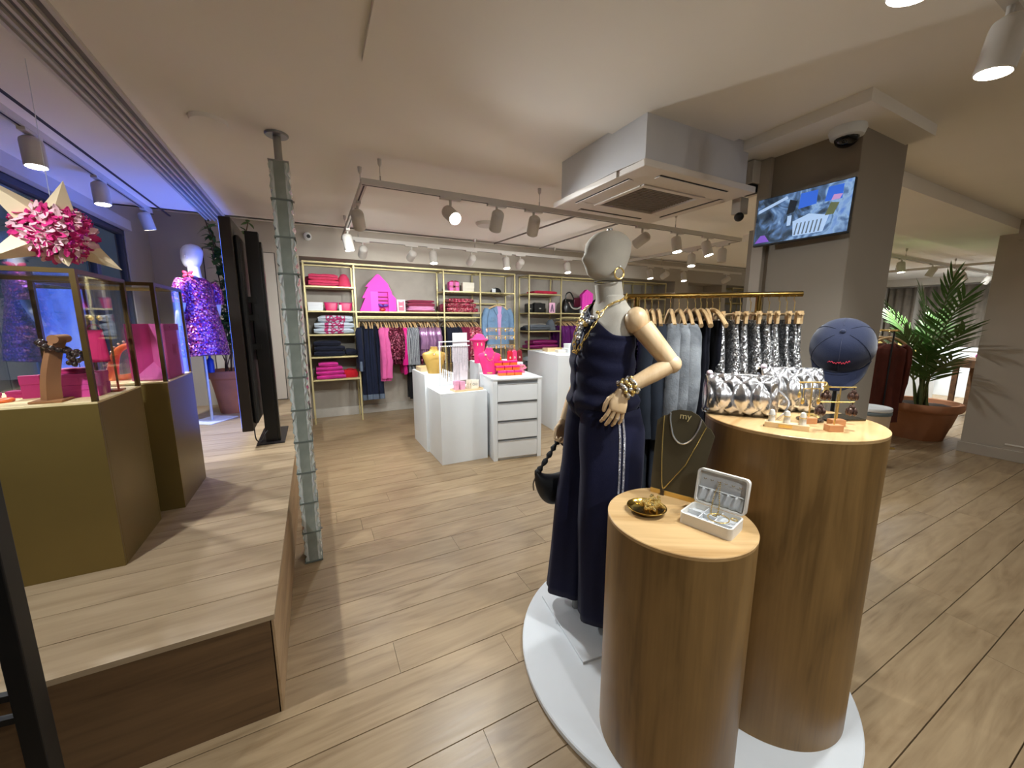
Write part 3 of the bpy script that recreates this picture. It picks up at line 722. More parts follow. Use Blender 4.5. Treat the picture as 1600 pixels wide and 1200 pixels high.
def head_mesh(z0, h, fx=0.0):
    """egg-shaped mannequin head with brow, nose ridge, chin; z0 chin underside, faces +x"""
    rows = []
    N = 18
    for i in range(N + 1):
        t_ = i / N; z = z0 + h * t_
        prof = [(0, .030, -.002, .035), (.06, .062, .005, .05), (.15, .082, .006, .060), (.3, .099, .004, .068), (.45, .105, -.002, .074), (.6, .108, -.006, .078), (.75, .104, -.01, .076), (.88, .08, -.012, .062), (.96, .048, -.012, .038), (1, .006, -.012, .006)]
        for (a, b) in zip(prof, prof[1:]):
            if a[0] <= t_ <= b[0] + 1e-9:
                u = (t_ - a[0]) / (b[0] - a[0]); d_, c_, w_ = [a[k] + (b[k] - a[k]) * u for k in (1, 2, 3)]; break
        ring = []
        for k in range(28):
            an = 2 * PI * k / 28; x = c_ + d_ * math.cos(an); y = w_ * math.sin(an)
            fr = max(0, math.cos(an)) ** 10
            nose = math.exp(-((t_ - .40) / .07) ** 2) * .014 + math.exp(-((t_ - .50) / .1) ** 2) * .006 - math.exp(-((t_ - .54) / .05) ** 2) * .004 + math.exp(-((t_ - .1) / .07) ** 2) * .006 - math.exp(-((t_ - .26) / .05) ** 2) * .002
            eye = -.006 * math.exp(-((t_ - .52) / .05) ** 2) * (math.exp(-((abs(an if an < PI else 2 * PI - an) - .42) / .16) ** 2))
            x += fr * nose + eye; ring.append((x + fx, y, z))
        rows.append(ring)
    return MB().loft(rows)
def ear(m, c, s=1, side=1):
    m.tube([(c[0] - .012 * s, c[1], c[2] - .02 * s), (c[0] - .018 * s, c[1] + .006 * side, c[2] + .008 * s), (c[0] - .004 * s, c[1] + .006 * side, c[2] + .024 * s), (c[0] + .008 * s, c[1] + .002 * side, c[2] + .01 * s), (c[0] + .002 * s, c[1], c[2] - .018 * s)], .005 * s, 6)

# ================================================================ mannequin in the sequin dress
M_MANW = plain('white_mannequin', rgb(222, 218, 222), .35, 0, .01)
M_SEQP = sequin('purple_sequins', [rgb(60, 14, 50), rgb(150, 40, 110), rgb(90, 40, 140), rgb(235, 150, 190), rgb(110, 20, 70), rgb(130, 70, 170), rgb(70, 20, 60)], 75, .6, .3)
mw = thing('mannequin', 'white mannequin in a purple sequin dress on the window platform', 'mannequin', (-1.07, 5.24, .43), R(148))
m = head_mesh(1.64, .25); ear(m, (-.005, .075, 1.75)); ear(m, (-.005, -.075, 1.75), 1, -1)
m.tube([(-.015, 0, 1.50), (-.012, 0, 1.58), (-.008, 0, 1.67)], [.062, .054, .052], 16)
mb = m.build('head', M_MANW, mw, angle=80)
body_loft([(1.15, 0, .08, .10), (1.35, 0, .09, .14), (1.48, -.01, .08, .165), (1.54, -.015, .055, .10), (1.565, -.015, .04, .06)]).build('torso', M_MANW, mw, angle=80)
def wv(p, an, z):
    k = max(0, (1.35 - z)) * .055
    f = 1 + k * math.sin(an * 7) * .8; return (p[0] * f, p[1] * f, p[2] + .012 * math.sin(an * 3) * (1 if z < .8 else 0))
d = body_loft([(.74, 0, .20, .245), (.95, 0, .178, .225), (1.15, .005, .15, .20), (1.3, .015, .135, .185), (1.42, .005, .11, .19), (1.5, -.01, .085, .17), (1.545, -.015, .062, .105)], 36, wv)
d.build('dress', M_SEQP, mw, angle=80)
for s in (-1, 1):
    arm_p = spl([(-.02, .185 * s, 1.46), (-.03, .215 * s, 1.28), (.0, .225 * s, 1.16), (.045, .225 * s, 1.02)], 4)
    am = MB().tube(arm_p, [.045, .044, .042, .04, .038, .037, .035, .034, .033, .031, .029, .027, .025][:len(arm_p)], 12)
    ao = am.build('arm', M_MANW, mw, angle=80)
    hm = hand_mesh(18, 1.0, 1); hm.xf(T(.045, .225 * s, 1.02) @ rot(0, -18, 0) @ (Matrix.Identity(4) if s > 0 else Matrix.Scale(-1, 4, (0, 1, 0)))).build('hand', M_MANW, ao, angle=80)
    MB().tube(spl([(-.02, .165 * s, 1.50), (-.03, .215 * s, 1.40), (-.03, .222 * s, 1.28)], 4), [.06, .062, .064, .066, .068, .067, .066, .064, .062], 16).build('sleeve', M_SEQP, mw, angle=80)
    MB().lathe([(.029, -.006), (.034, 0), (.029, .006)], 16, (.04, .225 * s, 1.045)).build('bangle', M_BRASS, ao)
bw = MB()
for a in (25, 155, 205, 335):
    bw.ball((-.03 + .035 * math.cos(R(a)), .1, 1.575 + .035 * math.sin(R(a))), .03, .012, .018, M=rot(0, -a, 0))
bw.build('shoulder_bow', plain('bow_pink', rgb(200, 50, 90), .6), mw)
MB().cyl((0, 0, .012), (0, 0, .8), .014, n=12).build('pole', plain('pale_steel', rgb(196, 204, 220), .3, .4), mw)
MB().box(-.15, .15, -.19, .19, 0, .012).build('base_plate', M_WHITE, mw, smooth=False, bevel=.003)

# ================================================================ screen on a pole, facing the street
def screen_mat():
    t = NT('blue_video_screen'); b = t.b
    co = t.coord('Object', (1, 1.2, .8)); nz = t.node('ShaderNodeTexNoise', i_Scale=2.2, i_Detail=3.0, i_Distortion=1.0); t.link(co, nz.inputs['Vector'])
    rp = t.ramp(nz.outputs['Fac'], [(.3, (.02, .06, .5, 1)), (.5, (.06, .16, .95, 1)), (.7, (.20, .32, 1.0, 1))])
    b.inputs['Base Color'].default_value = (.01, .01, .02, 1); t.link(rp.outputs[0], b.inputs['Emission Color']); b.inputs['Emission Strength'].default_value = 2.4
    return t.m
M_BRNB = plain('dark_bronze_bezel', rgb(52, 44, 38), .4, .3)
sn = thing('digital_display', 'tall black street-facing display panel on a pole, seen edge-on', 'display screen', (-.46, 4.06, .43), R(0))
MB().box(-.13, -.05, -.24, 1.02, .17, 1.9).build('panel', M_BRNB, sn, smooth=False, bevel=.006)
MB().box(-.05, -.012, -.20, .98, .22, 1.78).build('rear_cover', plain('screen_back_black', rgb(14, 14, 15), .55), sn, smooth=False, bevel=.02)
MB().box(-.133, -.128, -.22, 1.0, .20, 1.87).build('picture', screen_mat(), sn, smooth=False)
MB().box(-.012, .03, .1, .6, .75, 1.3).build('mounting_plate', M_BLACK, sn, smooth=False, bevel=.004)
for z in (.85, 1.1, 1.25): MB().box(-.012, .05, -.06, .09, z, z + .05).build('bracket', M_BLACK, sn, smooth=False)
MB().box(.01, .105, -.05, .04, .01, 1.84).build('pole', M_BLACK, sn, smooth=False, bevel=.004)
MB().box(.105, .125, -.045, .035, .01, 1.76).build('cable_duct', plain('duct_black', rgb(28, 27, 26), .35), sn, smooth=False, bevel=.003)
MB().box(-.06, .16, -.11, .5, 0, .012).build('base_plate', plain('base_dark', rgb(34, 30, 30), .4), sn, smooth=False, bevel=.004)
MB().tube(spl([(-.06, -.12, .2), (-.05, -.16, .08), (-.02, -.14, .05), (.01, -.1, .1), (.03, -.055, .12)], 6), .005, 8).build('cable', M_BLACK, sn)

# ================================================================ potted climber behind the screen
M_TERRA = plain('terracotta', rgb(176, 116, 86), .85, 0, .1, 8, .1)
M_SOIL = plain('potting_soil', rgb(48, 36, 28), .95, 0, .3, 40, .4)
M_LEAF = plain('climber_leaf', rgb(74, 110, 50), .5, 0, .25, 6)
M_TWIG = plain('twig_brown', rgb(92, 70, 48), .8)
pp = thing('potted_climber', 'leafy climbing plant in a terracotta pot behind the black display', 'potted plant', (-.93, 5.68, .43))
def terracotta_pot(t, r, h, mat):
    k = r
    MB().lathe([(.62 * k, 0), (.64 * k, .02), (.80 * k, h * .55), (.90 * k, h * .80), (.98 * k, h * .82), (1.02 * k, h * .86), (1.05 * k, h * .93), (1.06 * k, h * .98), (1.02 * k, h), (.93 * k, h * .99), (.88 * k, h * .9), (.001, h * .9)], 40).build('pot', mat, t)
    MB().lathe([(.001, h * .905), (.86 * k, h * .905), (.87 * k, h * .9)], 32).ngrid(.01, 20).build('soil', M_SOIL, t)
terracotta_pot(pp, .22, .52, M_TERRA)
tw = random.Random(3)
def leaf_mesh(name, L, w, mat, bend=.25):
    return MB().grid(lambda u, v: ((u - .5) * 2 * w * math.sin(PI * min(1, max(.02, v)) ** .8) * (1 - .25 * v), L * v, -bend * L * v * v + .1 * w * abs(u - .5)), 4, 6).mesh(name, mat)
LM = leaf_mesh('leaf', .10, .027, M_LEAF)
for k in range(12):
    a = tw.random() * 6.28; top = Vector((tw.uniform(-.14, .40), tw.uniform(-.18, .15), tw.uniform(1.1, 2.25)))
    base = Vector((.05 * math.cos(a), .05 * math.sin(a), .47))
    mid = (base + top) / 2 + Vector((tw.uniform(-.12, .12), tw.uniform(-.08, .08), .1)); pts = spl([base, mid, top], 8)
    sm = MB().tube(pts, .006, 6).build('stem', M_TWIG, pp)
    for q in range(5, len(pts)):
        for j in range(4):
            o = bpy.data.objects.new('leaf', LM); COL.objects.link(o); o.parent = sm
            o.location = pts[q]; o.rotation_euler = (tw.uniform(-.6, .9), tw.uniform(-.5, .5), tw.uniform(0, 6.28)); s_ = tw.uniform(.7, 1.35); o.scale = (s_, s_, s_)
tag(MB().lathe([(.03, 0), (.035, .05), (.034, .14), (.02, .16), (.012, .17), (.012, .2), (.001, .2)], 16, (-1.06, 5.42, .43)).xf(Matrix.Identity(4)).build('spray_bottle', plain('blue_plastic', rgb(30, 70, 170), .35), loc=(0, 0, .52)), 'blue bottle at the pot rim behind the mannequin pole', 'bottle')

# ================================================================ glass block column
M_GB = None
def gblock():
    t = NT('glass_block'); b = t.b
    co = t.coord('Object'); w_ = t.node('ShaderNodeTexWave', i_Scale=14.0, i_Distortion=6.0); t.link(co, w_.inputs['Vector'])
    rp = t.ramp(w_.outputs['Fac'], [(.2, rgb(222, 234, 228)), (.8, rgb(246, 252, 248))]); t.link(rp.outputs[0], b.inputs['Base Color'])
    b.inputs['Transmission Weight'].default_value = .4; b.inputs['Roughness'].default_value = .05; b.inputs['IOR'].default_value = 1.45
    t.bump(w_.outputs['Fac'], .6, .01); return t.m
M_GB = gblock()
M_MORT = plain('block_joint_grey', rgb(100, 108, 102), .6)
gc = thing('glass_block_column', 'slim column of stacked clear glass blocks hung under a steel pole', 'glass column', (-.10, 2.67, 0), R(0))
def wavy_plate(y):
    def f(u, v):
        x = -.042 + .084 * u if False else 0
        return None
    return None
gbm = MB()
# one block: two dished glass shells and a hollow middle
prof_n = 10
def shell(sgn):
    rings = []
    for i in range(prof_n + 1):
        z = .004 + .188 * i / prof_n; x = sgn * (.046 + .006 * math.sin(i * 2.4) + .003 * math.sin(i * 5.1)); xi = sgn * .026
        rings.append([(x, -.09, z), (x, -.03, z + .002), (x + sgn * .003, .03, z - .002), (x, .09, z), (xi, .09, z), (xi, -.09, z)])
    return rings
gbm.loft(shell(1)).loft(shell(-1))
GBM = gbm.mesh('glass_block', M_GB, True, 60)
FRM = MB().box(-.026, .026, -.092, -.084, .002, .196).box(-.026, .026, .084, .092, .002, .196).box(-.026, .026, -.084, .084, .002, .01).box(-.026, .026, -.084, .084, .188, .196).mesh('block_rim', plain('green_glass_rim', rgb(138, 146, 138), .12, 0, .2, 9, coat=.6), False)
JM = MB().box(-.052, .052, -.094, .094, -.0055, .0035).mesh('joint', M_MORT, False)
for k in range(12):
    z = .008 + k * .198
    o = bpy.data.objects.new('glass_block', GBM); COL.objects.link(o); o.parent = gc; o.location = (0, 0, z)
    q = bpy.data.objects.new('block_rim', FRM); COL.objects.link(q); q.parent = o
    q = bpy.data.objects.new('joint', JM); COL.objects.link(q); q.parent = gc; q.location = (0, 0, z)
    if k % 2: MB().cyl((.05, -.06, z), (.062, -.06, z), .006, n=8).build('clip', M_STEEL, gc)
MB().box(-.05, .05, -.09, .09, 2.382, 2.388).build('top_plate', M_STEEL, gc, smooth=False)
MB().cyl((.0, 0, 2.385), (.0, 0, 2.545), .02, n=16).build('pole', M_STEEL, gc)
MB().lathe([(.001, 2.538), (.055, 2.538), (.06, 2.544), (.06, 2.549), (.001, 2.549)], 24).build('ceiling_flange', M_STEEL, gc)

# wall camera
wc = thing('wall_camera', 'small white security camera on the wall beside the glass column', 'security camera', (.03, 6.25, 2.68))
MB().cyl((0, -.0, 0), (0, -.04, 0), .05, n=20).build('mount', M_WHITE, wc)
MB().ball((0, -.075, 0), .048).build('ball', M_WHITE, wc)
MB().cyl((.01, -.11, -.01), (.015, -.13, -.018), .025, .02).build('lens', M_BLACK, wc)
# ================================================================ wall shelving
M_SHELF = plain('shelf_gold_powdercoat', rgb(200, 186, 136), .42, .45, .03)
def shelf_unit(label, xs, shelves, rails, yf=6.30, yb=6.68, top=2.37, x_off=0):
    t = thing('shelf_unit', label, 'shelf unit', (xs[0], yf, 0)); X0 = xs[0]; h = .011
    D = yb - yf
    for x in xs:
        for y in (0, D): MB().box(x - X0 - h, x - X0 + h, y - h, y + h, 0, top).build('post', M_SHELF, t, smooth=False)
        MB().box(x - X0 - h, x - X0 + h, h, D - h, top - 2 * h, top).build('top_bar', M_SHELF, t, smooth=False)
    for a, b in zip(xs, xs[1:]):
        for y in (0, D): MB().box(a - X0 + h, b - X0 - h, y - h, y + h, top - 2 * h, top).build('top_bar', M_SHELF, t, smooth=False)
    for (i, z) in shelves:
        a, b = xs[i] - X0 + h, xs[i + 1] - X0 - h
        s_ = MB().box(a, b, -h, D + h, z - .022, z).build('shelf', M_SHELF, t, smooth=False, bevel=.0015)
    for (i, z) in rails:
        a, b = xs[i] - X0 + h, xs[i + 1] - X0 - h
        MB().box(a, b, -.006, .012, z - .018, z + .006).build('front_rail', M_SHELF, t, smooth=False)
        MB().cyl((a, D * .5, z - .03), (b, D * .5, z - .03), .011, n=10).build('hanging_rod', M_SHELF, t)
    return t
SU1 = shelf_unit('tall gold-framed wall shelving left, with knitwear and the pink tree box', [-.06, .60, 1.97, 2.62, 3.29], [(0, .67), (0, 1.01), (0, 1.34), (0, 1.68), (0, 2.03), (1, 1.68), (2, 1.68), (2, 2.03), (3, 2.03)], [(1, 1.60), (2, 1.60)])
shelf_unit('gold-framed wall shelving with black handbags, left of the mannequin', [3.59, 4.30, 5.6], [(0, .67), (0, 1.01), (0, 1.35), (0, 1.69), (0, 2.04), (1, 1.69)], [(1, 1.61)])
shelf_unit('gold-framed wall shelving seen past the mannequin neck', [5.85, 6.5, 7.12], [(0, 2.03), (1, 2.03), (0, 1.68), (1, 1.68)], [(0, 1.6), (1, 1.6)])
shelf_unit('distant gold shelving at the far right of the back wall', [9.5, 10.3, 11.2], [(0, 2.0), (1, 2.0), (0, 1.66), (1, 1.66), (0, 1.3)], [])

# ---------------------------------------------------------------- folded things
def rrect(w, h, r, n=4, notch=0):
    pts = []
    for (cx, cy, a0) in ((w / 2 - r, h / 2 - r, 0), (-w / 2 + r, h / 2 - r, 90), (-w / 2 + r, -h / 2 + r, 180), (w / 2 - r, -h / 2 + r, 270)):
        for k in range(n + 1):
            a = R(a0 + 90 * k / n); pts.append((cx + r * math.cos(a), cy + r * math.sin(a)))
    if notch:
        i = 2 * (n + 1) - 1  # after the front-top corner: add the fold line
        pts = pts[:i + 1] + [(-w / 2 + .001, h * .06), (-w / 2 + notch, 0), (-w / 2 + .001, -h * .06)] + pts[i + 1:]
    return pts
def folded(name, label, cat, loc, w, d, h, mat, seed=0, group=None, rz=0, notch=.03):
    pr = rrect(d, h, h * .46, 4, notch); rings = []
    for i in range(9):
        u = i / 8; x = -w / 2 + w * u; s = 1 - .35 * abs(2 * u - 1) ** 6
        rings.append([(x, p[0] * (1 - .04 * abs(2 * u - 1) ** 4), h / 2 + p[1] * s) for p in pr])
    o = MB().loft(rings).ngrid(h * .13, 9, seed).build(name, mat, loc=loc, angle=70); o.rotation_euler = (0, 0, R(rz))
    return tag(o, label, cat, group)
def beanie(label, loc, r, h, mat, cat='hat'):
    t = thing('knitted_beanie', label, cat, loc)
    MB().lathe([(r * .98, 0), (r * 1.02, .02), (r * .96, h * .35), (r * .78, h * .68), (r * .45, h * .93), (.002, h)], 28).ngrid(.006, 14, 3).build('crown', mat, t, angle=70)
    MB().lathe([(r * .99, .0), (r * 1.07, .008), (r * 1.09, h * .14), (r * 1.06, h * .27), (r * .97, h * .27)], 28).build('cuff', mat, t, angle=70); return t
F = fabric
m_salmon = F('coral_knit', rgb(222, 72, 108)); m_rose = F('burgundy_knit', rgb(138, 52, 74)); m_greyp = F('pale_grey_knit', rgb(176, 184, 192)); m_navy = F('navy_knit', rgb(24, 27, 42)); m_mag = F('magenta_knit', rgb(190, 44, 130)); m_red = F('red_fabric', rgb(180, 26, 36)); m_lpink = F('light_pink_knit', rgb(226, 150, 190)); m_char = F('charcoal_knit', rgb(92, 98, 106)); m_plum = F('plum_fabric', rgb(120, 22, 84)); m_raspb = sequin('raspberry_sequins', [rgb(150, 30, 60), rgb(190, 60, 90), rgb(120, 24, 50), rgb(240, 170, 170), rgb(160, 40, 70)], 60, .5, .35)
YS = 6.49
for k, (w, lb) in enumerate([(.40, 'coral folded sweater, lower of the two on the top shelf'), (.38, 'coral folded sweater, upper of the two on the top shelf')]):
    folded('folded_sweater', lb, 'sweater', (.19, YS - .03, 2.03 + k * .085), w, .32, .088, m_salmon, k)
folded('folded_sweater', 'dark red folded garment behind the coral sweaters', 'sweater', (.03, YS + .1, 2.03), .16, .2, .15, m_rose, 4)
beanie('coral beanie standing beside the coral sweaters', (.47, YS - .03, 2.03), .09, .2, m_salmon)
lid_box('storage_box', 'white box at the left end of the pouch shelf', (.06, YS - .03, 1.68), .2, .25, .12, M_WHITE)
for x, lb in ((.27, 'bright pink pouch beside the white box'), (.47, 'bright pink pouch on the right, with a white tag')):
    t = thing('fabric_pouch', lb, 'pouch', (x, YS - .05, 1.68))
    MB().loft([ring_e(0, 0, 0, .075, .05, 20, 4), ring_e(.06, 0, 0, .085, .052, 20, 4), ring_e(.125, 0, 0, .095, .04, 20, 4)], True).build('body', plain('pink_vinyl', rgb(222, 34, 104), .4), t, angle=60)
    MB().box(-.097, .097, -.045, -.04, .115, .128).build('zip', M_PINKD, t, smooth=False)
    if x > .4: MB().box(-.095, -.06, -.062, -.058, .0, .09).build('paper_tag', M_WHITE, t, smooth=False)
    MB().tube(arc((-.1, 0, .1), .02, 0, 2 * PI - .3, 14), .003, 6, closed=True).build('loop', M_BRASS, t)
# grey sweaters with a magenta print
def print_mat():
    t = NT('printed_grey_knit'); b = t.b; co = t.coord('Object')
    vo = t.node('ShaderNodeTexVoronoi', feature='DISTANCE_TO_EDGE', i_Scale=18.0); t.link(co, vo.inputs['Vector'])
    sp = t.node('ShaderNodeSeparateXYZ'); t.link(co, sp.inputs[0])
    ab = t.node('ShaderNodeMath', operation='ABSOLUTE'); t.link(sp.outputs[0], ab.inputs[0])
    lt = t.node('ShaderNodeMath', operation='LESS_THAN', i_1=.13); t.link(ab.outputs[0], lt.inputs[0])
    l2 = t.node('ShaderNodeMath', operation='LESS_THAN', i_1=.13); t.link(vo.outputs[0], l2.inputs[0])
    mu = t.node('ShaderNodeMath', operation='MULTIPLY'); t.link(lt.outputs[0], mu.inputs[0]); t.link(l2.outputs[0], mu.inputs[1])
    rp = t.ramp(mu.outputs[0], [(.4, rgb(186, 196, 206)), (.6, rgb(170, 44, 100))]); t.link(rp.outputs[0], b.inputs['Base Color']); b.inputs['Roughness'].default_value = .9
    return t.m
MPR = print_mat()
for k, (w, dx, lb) in enumerate([(.54, 0, 'pale grey sweater with magenta print, lowest of three'), (.53, .01, 'pale grey sweater with magenta print, middle of three'), (.46, .03, 'pale grey sweater with magenta print, topmost of three')]):
    folded('folded_sweater', lb, 'sweater', (.28 + dx, YS - .03, 1.34 + k * .085), w, .34, (.088, .088, .105)[k], MPR, 5 + k)
for k, (w, dx, lb) in enumerate([(.42, 0, 'navy folded sweater, lowest of the pile'), (.41, .01, 'navy folded sweater, middle of the pile'), (.36, -.02, 'navy folded sweater, top of the pile')]):
    folded('folded_sweater', lb, 'sweater', (.2 + dx, YS - .02, 1.01 + k * .075), w, .34, .08, m_navy, 11 + k)
folded('folded_sweater', 'single navy folded garment right of the navy pile', 'sweater', (.5, YS - .02, 1.01), .16, .3, .1, m_navy, 15)
for k, lb in enumerate(['magenta folded top, lowest of four', 'magenta folded top, second of four from below', 'magenta folded top, third of four from below', 'magenta folded top, on top of the four']):
    folded('folded_pullover', lb, 'sweater', (.2 - .01 * k, YS - .02, .67 + k * .062), .40 - .02 * k - (.08 if k == 3 else 0), .34, .064, m_mag, 20 + k)
t = thing('red_pouch', 'red quilted pouch on the lowest shelf', 'pouch', (.47, YS - .04, .67))
MB().loft([ring_e(0, 0, 0, .11, .06, 20, 4), ring_e(.06, 0, 0, .12, .065, 20, 4), ring_e(.12, 0, 0, .09, .04, 20, 4)]).ngrid(.006, 12).build('body', m_red, t, angle=70)
MB().tube(spl([(-.09, -.03, .1), (0, -.06, .14), (.09, -.03, .1)], 5), .006, 6).build('strap', m_red, t)

# pink tree-shaped gift cabinet
M_TREE = plain('neon_pink_board', rgb(240, 60, 190), .6, 0, .02)
M_TREE2 = plain('violet_pink_board', rgb(206, 84, 214), .6, 0, .02)
tr = thing('tree_box', 'neon pink fir-tree shaped cabinet with small shelves', 'display box', (.95, 6.40, 1.68))
tp = [(-.29, 0), (-.20, .20), (-.245, .20), (-.15, .37), (-.19, .37), (-.02, .56), (.02, .56), (.15, .42), (.16, .38), (.2, .30), (.2, .27), (.26, .2), (.26, 0)]
MB().prism(tp, .02, .06, 'Y').build('back_board', M_TREE, tr, smooth=False)
MB().prism([(-.29, 0), (-.20, .20), (-.245, .20), (-.15, .37), (-.19, .37), (-.02, .56), (0, .56), (0, .3), (-.12, .3), (-.12, 0)], -.03, .019, 'Y').build('left_front', M_TREE, tr, smooth=False)
MB().prism([(0, .56), (.02, .56), (.15, .42), (.16, .38), (.2, .30), (.2, .27), (.26, .2), (.26, 0), (.14, 0), (.14, .3), (0, .3)], -.03, .019, 'Y').build('right_front', M_TREE, tr, smooth=False)
MB().box(-.12, -.01, -.03, -.018, 0, .3).build('inner_door', M_TREE2, tr, smooth=False)
for z in (.22, .165, .11): MB().box(-.005, .138, -.02, .019, z, z + .012).build('little_shelf', M_PINKD, tr, smooth=False)
t = thing('ribbon_bow', 'violet ribbon bow on the tree cabinet', 'bow', (1.01, 6.36, 1.74))
for a in (20, 160): MB().ball((.04 * math.cos(R(a)), 0, .04 * math.sin(R(a)) + .02), .04, .006, .02, M=rot(0, -a + 10, 0)).build('loop', plain('violet_ribbon', rgb(82, 22, 150), .4), t)
MB().ball((0, 0, .025), .013).build('knot', MATS['violet_ribbon'], t)
tag(MB().ball((1.0, 6.375, 1.71), .045, .012, .028).build('red_trinket', plain('red_gloss', rgb(180, 30, 40), .3)), 'red trinket at the foot of the tree cabinet', 'trinket')
cdd = thing('price_card', 'pink and white printed card beside the tree cabinet', 'card', (1.29, 6.39, 1.68))
MB().box(-.065, .065, 0, .006, 0, .19).build('card', plain('card_white', rgb(236, 220, 222), .6), cdd, smooth=False)
MB().box(-.042, .045, -.0015, 0, .015, .165).build('print', plain('card_pink', rgb(232, 120, 140), .6), cdd, smooth=False)
for z in (.075, .15): MB().box(-.03, .02, -.003, -.0015, z, z + .018).build('print_line', MATS['card_white'], cdd, smooth=False)
for k, (mt, nm) in enumerate([(m_rose, 'burgundy folded scarf, lowest under the pink layers'), (m_lpink, 'light pink folded scarf, lower of two'), (m_lpink, 'light pink folded scarf, upper of two'), (m_rose, 'burgundy folded scarf above the pink ones'), (m_rose, 'burgundy folded scarf on top of the scarf pile')]):
    folded('folded_scarf', nm, 'scarf', (1.60, YS - .03, 1.68 + sum((.02, .035, .03, .06, .04)[:k])), (.44, .43, .40, .44, .42)[k], .3, (.022, .037, .032, .062, .042)[k], mt, 30 + k)
tag(MB().box(2.0, 2.1, 6.42, 6.5, 2.03, 2.075).build('grey_box', plain('grey_card', rgb(92, 88, 92), .6), smooth=False, bevel=.003), 'small grey box behind the pink ribboned present', 'box')
gp = thing('ribboned_present', 'pink present with big ribbon on the upper shelf', 'gift box', (2.17, 6.40, 2.03))
MB().box(-.085, .085, -.06, .06, 0, .15).build('box', plain('present_pink', rgb(230, 90, 170), .5), gp, smooth=False, bevel=.004)
MB().box(-.02, .02, -.062, .062, -.0, .152).build('ribbon', plain('ribbon_crimson', rgb(160, 20, 80), .4), gp, smooth=False)
MB().box(-.087, .087, -.062, -.06, .06, .09).build('ribbon', MATS['ribbon_crimson'], gp, smooth=False)
for s in (-1, 1): MB().ball((.05 * s, -.04, .15), .05, .02, .02, M=rot(0, 20 * s, 0)).build('bow_loop', MATS['ribbon_crimson'], gp)
MB().box(.0, .03, -.064, -.062, -.03, .05).build('ribbon_tail', MATS['ribbon_crimson'], gp, smooth=False)
wp = thing('white_purse', 'cream flap purse on the upper shelf', 'handbag', (2.43, 6.40, 2.03))
MB().box(-.105, .105, -.035, .035, 0, .15).build('body', plain('cream_leather', rgb(222, 214, 196), .5), wp, smooth=True, bevel=.01)
MB().prism([(-.105, .155), (.105, .155), (.105, .06), (.09, .05), (-.09, .05), (-.105, .06)], -.046, -.036, 'Y').build('flap', MATS['cream_leather'], wp, smooth=False, bevel=.002)
for k, lb in enumerate(['raspberry sequin top, lowest folded', 'raspberry sequin top, middle folded', 'raspberry sequin top, uppermost folded']):
    folded('folded_pullover', lb, 'sweater', (2.3 - .01 * k, YS - .04, 1.68 + .078 * k), .56 - .06 * k, .32, .08, m_raspb, 40 + k)
folded('folded_pullover', 'dark red folded top partly behind the shelf post', 'sweater', (2.03, YS + .08, 1.68), .14, .2, .14, m_rose, 44)
def cap(label, loc, r, mat, rz=0, tilt=(0, 0), cat='cap', name='baseball_cap', detail=False):
    t = thing(name, label, cat, loc, R(rz)); t.rotation_euler = (R(tilt[0]), R(tilt[1]), R(rz))
    n = 36; rings = []
    for i in range(10):
        a = PI / 2 * i / 9; rr = r * math.cos(a) ** .75 if i < 9 else .003; z = r * .92 * math.sin(a)
        rings.append([((1.08 if math.cos(2 * PI * k / n) > 0 else 1.04) * rr * math.cos(2 * PI * k / n), rr * .94 * math.sin(2 * PI * k / n), z) for k in range(n)])
    MB().loft(rings).build('crown', mat, t, angle=80)
    def brim(u, v):
        a = (u - .5) * 2 * R(62); base = Vector((1.08 * r * math.cos(a), .94 * r * math.sin(a), .002)); ext = .72 * r * v * math.cos((u - .5) * PI) ** .55
        return (base.x + ext, base.y * (1 - .06 * v), base.z - .10 * r * v * 1.2 - (abs(u - .5) * 2) ** 2 * .22 * r * (.35 + .65 * v))
    MB().grid(brim, 20, 8).build('brim', mat, t, solid=.004, angle=80)
    MB().ball((0, 0, r * .925), .045 * r * 2, nu=12, nv=6, rz=.03 * r * 2).build('button', mat, t)
    sm = MB()
    for k in range(6):
        a0 = 2 * PI * k / 6 + PI / 6 * 0; sm.tube([((1.08 if math.cos(a0) > 0 else 1.04) * (r * math.cos(e) ** .75) * math.cos(a0) * 1.003, r * math.cos(e) ** .75 * .94 * math.sin(a0) * 1.003, r * .923 * math.sin(e)) for e in [i * PI / 2 / 10 for i in range(10)]], .012 * r, 5)
    sm.build('seam', mat, t)
    return t
t = cap('small black cap on the shelf above the denim jacket', (2.98, 6.44, 2.03), .1, plain('black_cotton', rgb(22, 20, 22), .85), -70)
tag(MB().box(2.86, 2.93, 6.335, 6.338, 2.035, 2.1).build('round_tag', M_WHITE, smooth=False), 'white tag in front of the small black cap', 'tag')
# second unit
folded('folded_pullover', 'flat coral top on the upper shelf of the handbag unit', 'sweater', (3.97, YS - .02, 2.04), .5, .32, .055, F('coral2', rgb(196, 44, 74)), 50)
M_BLKL = plain('black_leather', rgb(20, 19, 20), .32, 0, .1, 30, .2, coat=.2)
def box_bag(label, loc, w, d, h):
    t = thing('handbag', label, 'handbag', loc)
    MB().box(-w / 2, w / 2, -d / 2, d / 2, 0, h).build('body', M_BLKL, t, bevel=.015)
    MB().box(-w / 2 - .002, w / 2 + .002, -d / 2 - .006, -d / 2, h * .4, h * .98).build('flap', M_BLKL, t, bevel=.003)
    MB().box(-.02, .02, -d / 2 - .012, -d / 2 - .006, h * .38, h * .5).build('clasp', M_SILVER, t, smooth=False)
    MB().tube(spl([(-w / 2, 0, h * .9), (-w * .3, .05, h * 1.05), (w * .3, .05, h * 1.05), (w / 2, 0, h * .9)], 5), .005, 6).build('strap', M_BLKL, t); return t
box_bag('small black box bag with a pale tag, leftmost on the bag shelf', (3.66, 6.44, 1.69), .12, .12, .16)
